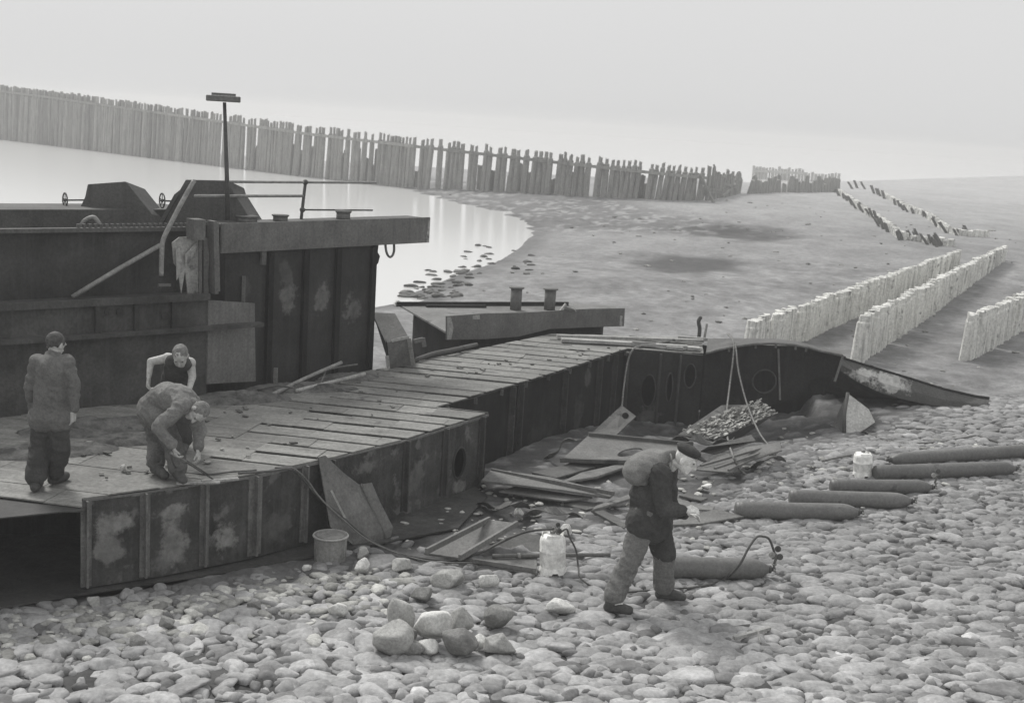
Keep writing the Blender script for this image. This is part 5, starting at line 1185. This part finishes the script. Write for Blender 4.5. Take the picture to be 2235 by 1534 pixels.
def head_mb(mb, c, w, u, s=1.0):
    w = unit(w); u = unit(np.array(u)-w*np.dot(u, w)); r_ = np.cross(w, u)
    mb.ell(c+u*.02*s, (r_*.075*s, w*.095*s, u*.092*s), 20, 12)
    mb.ell(c-u*.04*s+w*.025*s, (r_*.058*s, w*.066*s, u*.075*s), 16, 10)          # face
    capsule(mb, c-u*.095*s+w*.055*s-r_*.015*s, c-u*.095*s+w*.055*s+r_*.015*s, .022*s, .022*s, 8)   # chin
    capsule(mb, c+w*.088*s+u*.005*s, c+w*.108*s-u*.035*s, .010*s, .015*s, 8)       # nose
    capsule(mb, c+w*.083*s+u*.024*s-r_*.04*s, c+w*.083*s+u*.024*s+r_*.04*s, .013*s, .013*s, 8)     # brow
    capsule(mb, c+w*.076*s-u*.066*s-r_*.018*s, c+w*.076*s-u*.066*s+r_*.018*s, .010*s, .010*s, 8)   # mouth
    for k in (-1, 1): mb.ell(c+r_*k*.076*s-w*.008*s-u*.01*s, (r_*.012*s, w*.020*s, u*.034*s), 10, 6)
    return w, u, r_
def person(label, base, J, jacket=None, trousers=None, vest=None, cap=None, hair=True, hw=1.0, fat=1.0, boots=True, curl=.5, jr=1.0, sleeve=True, bootmat=None, tw=1.0, skin=None, hemdrop=.04, collar=.95, wr_=.013):
    t_ = thing('person', label, 'person', base)
    b = MB()
    if jacket and J['hipL'][2] < J['pelvis'][2]:
        for s in 'LR': J['hem'+s] = J['hip'+s]+unit(J['kn'+s]-J['hip'+s])*hemdrop
    T = [J['pelvis'], J['belly'] if 'belly' in J else (J['pelvis']+J['chest'])/2, J['chest']]
    capsule(b, T[0], T[1], .115*fat, .115*fat); capsule(b, T[1], T[2], .115*fat, .125*fat)
    capsule(b, J['shL'], J['shR'], .06, .06); 
    for s in 'LR':
        capsule(b, T[2], J['sh'+s]*.7+T[2]*.3, .10, .065); capsule(b, T[0], J['hip'+s], .1, .095)
        capsule(b, J['sh'+s], J['el'+s], .052, .04); capsule(b, J['el'+s], J['wr'+s], .04, .026)
        capsule(b, J['hip'+s], J['kn'+s], .078, .052); capsule(b, J['kn'+s], J['kn'+s]*.65+J['an'+s]*.35, .052, .05); capsule(b, J['kn'+s]*.65+J['an'+s]*.35, J['an'+s], .05, .035)
        capsule(b, J['an'+s]-[0, 0, .02], J['toe'+s], .038, .03)
        hand(b, J['wr'+s]+unit(J['hd'+s])*.015, J['hd'+s], J['pn'+s], curl, .98, 1 if s == 'R' else -1)
    capsule(b, T[2]*.35+(J['shL']+J['shR'])*.325, J['neck'], .07, .056); capsule(b, J['neck'], J['head']-unit(J['up'])*.05*hw, .056, .052)
    w, u, r_ = head_mb(b, J['head'], J['look'], J['up'], hw)
    flesh('body', b, skin or MSKIN, t_, .0065, 0, smooth_it=3)
    e = MB()
    for k in (-1, 1): e.ell(J['head']+w*.082*hw+u*.006*hw+r_*k*.032*hw, (r_*.013, w*.010, u*.008), 10, 6)
    e.build('eyes', MEYE, t_, True)
    top = jacket or vest
    if top:
        m = MB(); q = jr
        lo = J.get('hem', T[0])
        capsule(m, lo, T[1], .168*q, .155*q); capsule(m, T[1], T[2], .15*q, .15*q)
        capsule(m, J['shL'] if jacket else T[2], J['shR'] if jacket else T[2], .072*q if jacket else .142, .072*q if jacket else .142)
        for s in 'LR':
            if jacket: capsule(m, T[2], J['sh'+s], .135*q, .088*q); capsule(m, T[2], J['sh'+s]*.7+T[2]*.3, .13, .09)
            if 'hemL' in J: capsule(m, lo, J['hem'+s], .16*max(1, q*.95), .152*max(1, q*.97))
            if jacket and sleeve:
                capsule(m, J['sh'+s], J['el'+s], .082*q, .068*q); capsule(m, J['el'+s], J['wr'+s]-unit(J['wr'+s]-J['el'+s])*.02, .068*q, .05*q)
        if not jacket:
            for s in 'LR': capsule(m, T[2], J['sh'+s]*.55+J['neck']*.45+np.array([0, 0, -.02]), .13, .075)
        if jacket: capsule(m, (J['shL']+J['shR'])/2, J['neck']*collar+T[2]*(1-collar), .088*q, .074)
        flesh('jacket' if jacket else 'vest', m, jacket or vest, t_, .011, wr_*1.6, 8, 3, 3)
    if trousers:
        m = MB()
        for s in 'LR':
            capsule(m, T[0], J['hip'+s], .126*tw, .122*tw); capsule(m, J['hip'+s], J['kn'+s], .118*tw, .092*tw)
            capsule(m, J['kn'+s], J['an'+s]+(J['kn'+s]-J['an'+s])*.12, .092*tw, .092*tw)
        flesh('trousers', m, trousers, t_, .011, wr_*1.8, 8, 3, 7)
    for s in 'LR':
        m = MB(); a = J['an'+s]; tz_ = J['toe'+s]; hl = a-unit((tz_-a)*[1, 1, 0])*.045; hl = np.array([hl[0], hl[1], tz_[2]+.005])
        capsule(m, a+[0, 0, .05], a*.5+hl*.5, .052, .052); capsule(m, hl, tz_, .043, .045); capsule(m, (hl+tz_)/2+[0, 0, .02], tz_, .05, .042)
        flesh('boot', m, bootmat or MBOOT, t_, .01, .004, 12, 2, 1)
    if cap:
        m = MB(); c = J['head']+u*.075*hw
        m.ell(c-w*.012+u*.012, (r_*.096*hw, w*.114*hw, u*.040*hw), 20, 10); m.ell(J['head']+u*.065*hw-w*.008, (r_*.085*hw, w*.102*hw, u*.036*hw), 20, 8)
        m.ell(J['head']+u*.068*hw+w*.108*hw, (r_*.07*hw, w*.06*hw, u*.010*hw), 16, 6)
        flesh('cap', m, cap, t_, .007, .004, 14, 2, 2)
    elif hair:
        m = MB(); m.ell(J['head']+u*.03*hw-w*.012*hw, (r_*.081*hw, w*.097*hw, u*.09*hw), 20, 12); flesh('hair', m, MHAIR if hair is True else hair, t_, .008, .005, 30, 1, 2)
    return t_
# walking man with a sack on his back
gR = G(1342, 1338); gL = G(1460, 1311)
J = dict(pelvis=Yp(1413, 1114, 11.86), belly=Yp(1416, 1082, 11.86), chest=Yp(1436, 1042, 11.86), hem=Yp(1424, 1142, 11.86),
    shR=Yp(1440, 1032, 11.66), shL=Yp(1456, 1028, 12.06), neck=Yp(1474, 1008, 11.80), head=Yp(1496, 1002, 11.74), look=(.88, -.32, -.36), up=(.34, -.05, .94),
    elR=Yp(1449, 1112, 11.60), wrR=Yp(1492, 1112, 11.58), hdR=(1, -.05, .03), pnR=(0, .6, -.8), elL=Yp(1462, 1106, 12.12), wrL=Yp(1496, 1122, 12.0), hdL=(1, -.1, -.1), pnL=(0, -.5, -.8),
    hipR=Yp(1409, 1128, 11.77), hipL=Yp(1424, 1128, 11.95), knR=Yp(1380, 1214, 11.70), knL=Yp(1449, 1208, 11.98), anR=Yp(1338, 1308, gR[1]), anL=Yp(1449, 1284, gL[1]))
for s, q, gx in (('R', gR, 1372), ('L', gL, 1489)):
    tq = Yp(gx, 1331 if s == 'R' else 1302, q[1]-.02); J['toe'+s] = np.array([tq[0], tq[1], tq[2]])
walker = person('man walking over the stones in dark jacket and flat cap under a sack', (gR+gL)/2, J, jacket=MJACK, trousers=MTROU, cap=MCAP, jr=1.2, tw=1.13, hw=1.14, hemdrop=.05, collar=.5, skin=M('pale_skin', .62, .74, 8, .6, .1), curl=.55, hair=False)
m = MB(); capsule(m, J['hipL']*.55+J['knL']*.45+np.array([.01, 0, 0]), J['knL']+np.array([.005, 0, .0]), .138, .115); flesh('dark_thigh', m, MTROUD, walker, .011, .01, 8, 3, 7)  # front thigh covered in a darker tone than the trousers
sk = thing('sack', 'bulging grey sack slung over the back of the walking man', 'sack', Yp(1410, 1030, 11.82))
m = MB(); c = Yp(1412, 1012, 11.82)
ax1 = unit(Yp(1460, 990, 11.82)-Yp(1372, 1018, 11.82)); ax3 = unit(np.array([-ax1[2], 0, ax1[0]]))
m.ell(c, (ax1*.225, np.array([0, .20, 0]), ax3*.125), 22, 14); m.ell(c-ax1*.10-ax3*.04, (ax1*.15, np.array([0, .19, 0]), ax3*.135), 20, 12); capsule(m, c+ax1*.1, Yp(1466, 992, 11.80), .10, .055); capsule(m, Yp(1398, 1030, 11.80), Yp(1404, 1046, 11.74), .09, .06)
flesh('cloth', m, MSACK, sk, .011, .014, 7, 3, 4)
m = MB(); m.tube(crom([Yp(1463, 990, 11.72), Yp(1466, 1000, 11.66), Yp(1464, 1020, 11.64), Yp(1452, 1045, 11.62)]), .008, 6); m.build('drawstring', MROPE, sk, True)
# bent man cutting on the deck
fB = Z(394, 1050, ZD); fA = Z(342, 1040, ZD)
J = dict(pelvis=Yp(340, 884, 12.45), belly=Yp(362, 866, 12.36), chest=Yp(396, 872, 12.2), hem=Yp(336, 892, 12.45),
    shR=Yp(396, 888, 12.0), shL=Yp(420, 880, 12.36), neck=Yp(420, 882, 12.12), head=Yp(432, 898, 12.06), look=(-.05, -.55, -.83), up=(.78, -.4, -.2),
    elR=Yp(344, 934, 11.9), wrR=Yp(377, 972, 11.86), hdR=(.35, -.1, -.9), pnR=(.8, .3, 0), elL=Yp(436, 944, 12.2), wrL=Yp(432, 980, 12.1), hdL=(.15, -.2, -1), pnL=(-.9, 0, 0),
    hipR=Yp(346, 900, 12.36), hipL=Yp(336, 896, 12.52), knR=Yp(378, 972, 12.2), knL=Yp(340, 964, 12.42), anR=Yp(389, 1036, fB[1]+.03), anL=Yp(341, 1027, fA[1]+.05))
J['toeR'] = np.array([fB[0]+.05, fB[1]-.1, ZD+.045]); J['toeL'] = np.array([fA[0]+.1, fA[1]-.08, ZD+.045])
J['anR'][2] = ZD+.1; J['anL'][2] = ZD+.1
bent = person('man in grey smock bending right over at the deck edge with a cutting torch', (fA+fB)/2, J, jacket=M('pale_smock', .14, .22, 5, .95, .5, grain=45, patch=(.09, 5, .62)), trousers=M('dusty_trousers', .09, .15, 5, .95, .5, grain=45, patch=(.2, 3.5, .60)), hair=M('grey_hair', .14, .2, 30, .8, .3), jr=.98, curl=.8)
tr = J['wrR']+np.array([.03, -.02, -.09]); t_ = thing('cutting_torch', 'thin cutting torch held by the bending man, pointing down at the deck edge', 'torch', tr)
e_ = Z(466, 1046, ZD+.02)
mb = MB(); mb.tube([tr-(e_-tr)*.12, tr+(e_-tr)*.3], .014, 8); mb.build('grip', MBRASS, t_, True)
mb = MB(); mb.tube([tr+(e_-tr)*.3, tr+(e_-tr)*.85, e_], .008, 6); mb.tube([tr+(e_-tr)*.3+[0, 0, .02], tr+(e_-tr)*.85+[0, 0, .015]], .006, 6); mb.build('lance', MPIPED, t_, True)
hose('thin hose trailing from the cutting torch across the deck edge', [tr-(e_-tr)*.12, tr+np.array([-.02, .05, -.12]), Z(400, 1030, ZD+.01), Z(455, 1035, ZD+.01), Z(500, 1030, ZD+.015), Z(560, 1026, ZD+.015)], .009)
mb = MB(); mb.bar(Z(440, 1050, ZD+.015), Z(520, 1044, ZD+.015), .06, .02); mb.bar(Z(385, 1055, ZD+.012), Z(480, 1052, ZD+.012), .05, .015); tag(mb.build('offcut_strip', MPALEST), 'bright freshly cut strips at the deck edge before the bending man', 'scrap strip')
mb = MB(); rock(Z(268, 1022, ZD+.03), (.035, .03, .05), 77, mb); tag(mb.build('white_lump', MROCKW, smooth=True), 'small white lump lying on the deck left of the bending man', 'lump')
# man in a vest behind him
f0 = Z(376, 985, ZD); yv = f0[1]
J = dict(pelvis=Yp(380, 852, yv+.42), belly=Yp(384, 826, yv+.28), chest=Yp(390, 802, yv+.08), hem=Yp(380, 858, yv+.42),
    shR=Yp(366, 782, yv-.02), shL=Yp(415, 792, yv-.02), neck=Yp(391, 788, yv-.1), head=Yp(394, 776, yv-.2), look=(.05, -.72, -.62), up=(0, -.5, .75),
    elR=Yp(329, 789, yv-.02), wrR=Yp(325, 822, yv-.1), hdR=(-.05, -.1, -1), pnR=(.9, 0, 0), elL=Yp(420, 822, yv-.05), wrL=Yp(413, 850, yv-.2), hdL=(.1, -.3, -.9), pnL=(-.9, 0, 0),
    hipR=Yp(369, 858, yv+.38), hipL=Yp(393, 858, yv+.38), knR=Yp(366, 912, yv+.08), knL=Yp(396, 912, yv+.08), anR=f0+np.array([-.08, .05, .1]), anL=f0+np.array([.12, .05, .1]))
J['toeR'] = f0+np.array([-.1, -.1, .045]); J['toeL'] = f0+np.array([.14, -.1, .045])
person('bare armed man in dark vest leaning forward behind the bending man', f0, J, vest=MVEST, trousers=MTROUD, hair=M('short_hair', .16, .22, 30, .8, .3), jr=1.0, curl=.9, wr_=.006)
# man at the left edge
f1 = Z(78, 1072, ZD); f2 = Z(120, 1056, ZD); yv = (f1[1]+f2[1])/2
J = dict(pelvis=Yp(112, 890, yv+.02), belly=Yp(112, 850, yv), chest=Yp(112, 806, yv-.04), hem=Yp(112, 896, yv+.02),
    shR=Yp(144, 794, yv-.02), shL=Yp(84, 792, yv-.02), neck=Yp(116, 778, yv), head=Yp(121, 752, yv+.06), look=(.35, .85, -.35), up=(.1, .3, .95),
    elR=Yp(160, 848, yv+.02), wrR=Yp(160, 896, yv-.0), hdR=(-.05, .05, -1), pnR=(-.9, .2, 0), elL=Yp(68, 848, yv+.05), wrL=Yp(72, 896, yv+.1), hdL=(.05, .1, -1), pnL=(.9, .2, 0),
    hipR=Yp(126, 902, yv+.02), hipL=Yp(98, 902, yv+.02), knR=Yp(130, 975, yv+.04), knL=Yp(86, 978, yv+.04), anR=f2+np.array([0, 0, .1]), anL=f1+np.array([0, 0, .1]))
J['toeR'] = f2+np.array([.05, .14, .045]); J['toeL'] = f1+np.array([-.02, .14, .045])
person('man at the left edge seen from behind in work shirt and dark trousers', (f1+f2)/2, J, jacket=MSHIRT, trousers=MTROUD, cap=None, jr=.95, curl=.5)
# ------------------------------------------------------------------ air, sky, sun, camera
hz = MB(); hz.box((-1100, -60, -9), (2200, 0, 0), (0, 1100, 0), (0, 0, 15.5)); ho = hz.build('haze', None); ho['kind'] = 'stuff'
weld(ho)
mh = bpy.data.materials.new('sea_haze'); mh.use_nodes = True; nt = mh.node_tree; nt.nodes.remove(nt.nodes['Principled BSDF'])
pv = nt.nodes.new('ShaderNodeVolumePrincipled'); pv.inputs['Color'].default_value = (.74, .74, .74, 1); pv.inputs['Density'].default_value = HAZE; pv.inputs['Anisotropy'].default_value = 0.1
nt.links.new(pv.outputs['Volume'], nt.nodes['Material Output'].inputs['Volume']); ho.data.materials.append(mh)
SUN_EL, SUN_AZ = math.radians(46), math.radians(-35)          # high behind the haze, ahead and to the left
wd = bpy.data.worlds.new('World'); scene.world = wd; wd.use_nodes = True; nt = wd.node_tree; N = nt.nodes; L = nt.links
sky = N.new('ShaderNodeTexSky'); sky.sky_type = 'NISHITA'; sky.sun_disc = False; sky.sun_elevation = SUN_EL; sky.sun_rotation = SUN_AZ; sky.dust_density = 6; sky.air_density = 1.5
bw_ = N.new('ShaderNodeRGBToBW'); L.new(sky.outputs[0], bw_.inputs[0])
# overcast veil: brighter overhead than at the horizon, blended over the clear sky
tc = N.new('ShaderNodeTexCoord'); sp_ = N.new('ShaderNodeSeparateXYZ'); L.new(tc.outputs['Generated'], sp_.inputs[0])
mr = N.new('ShaderNodeMapRange'); mr.inputs['From Min'].default_value = 0.0; mr.inputs['From Max'].default_value = .8; mr.inputs['To Min'].default_value = VEIL0; mr.inputs['To Max'].default_value = VEIL1; L.new(sp_.outputs['Z'], mr.inputs['Value'])
mx = N.new('ShaderNodeMix'); mx.data_type = 'FLOAT'; mx.inputs[0].default_value = .94; L.new(bw_.outputs[0], mx.inputs[2]); L.new(mr.outputs[0], mx.inputs[3])
bg = N['Background']; L.new(mx.outputs[0], bg.inputs['Color']); bg.inputs['Strength'].default_value = .1
sl = bpy.data.lights.new('sun', 'SUN'); sl.energy = SUNE; sl.angle = math.radians(16); sl.color = (1, .985, .96)
so = bpy.data.objects.new('sun', sl); COL.objects.link(so); so.location = (0, 0, 60)
dv = Vector((math.sin(SUN_AZ)*math.cos(SUN_EL), math.cos(SUN_AZ)*math.cos(SUN_EL), math.sin(SUN_EL)))
so.rotation_euler = dv.to_track_quat('Z', 'Y').to_euler()
cam = bpy.data.cameras.new('camera'); co_ = bpy.data.objects.new('camera', cam); COL.objects.link(co_)
m4 = Matrix((( cR[0], cU[0], -cF[0], 0), (cR[1], cU[1], -cF[1], 0), (cR[2], cU[2], -cF[2], H), (0, 0, 0, 1))); co_.matrix_world = m4
cam.sensor_fit = 'HORIZONTAL'; cam.sensor_width = 36; cam.lens = 36*FPX/2235.0; cam.clip_start = .1; cam.clip_end = 3000
cam.dof.use_dof = True; cam.dof.focus_distance = 13.5; cam.dof.aperture_fstop = 4.0
scene.camera = co_
scene.view_settings.view_transform = 'Standard'; scene.view_settings.look = 'None'; scene.view_settings.exposure = 0; scene.view_settings.gamma = 1
scene.cycles.volume_bounces = 1; scene.cycles.max_bounces = 6
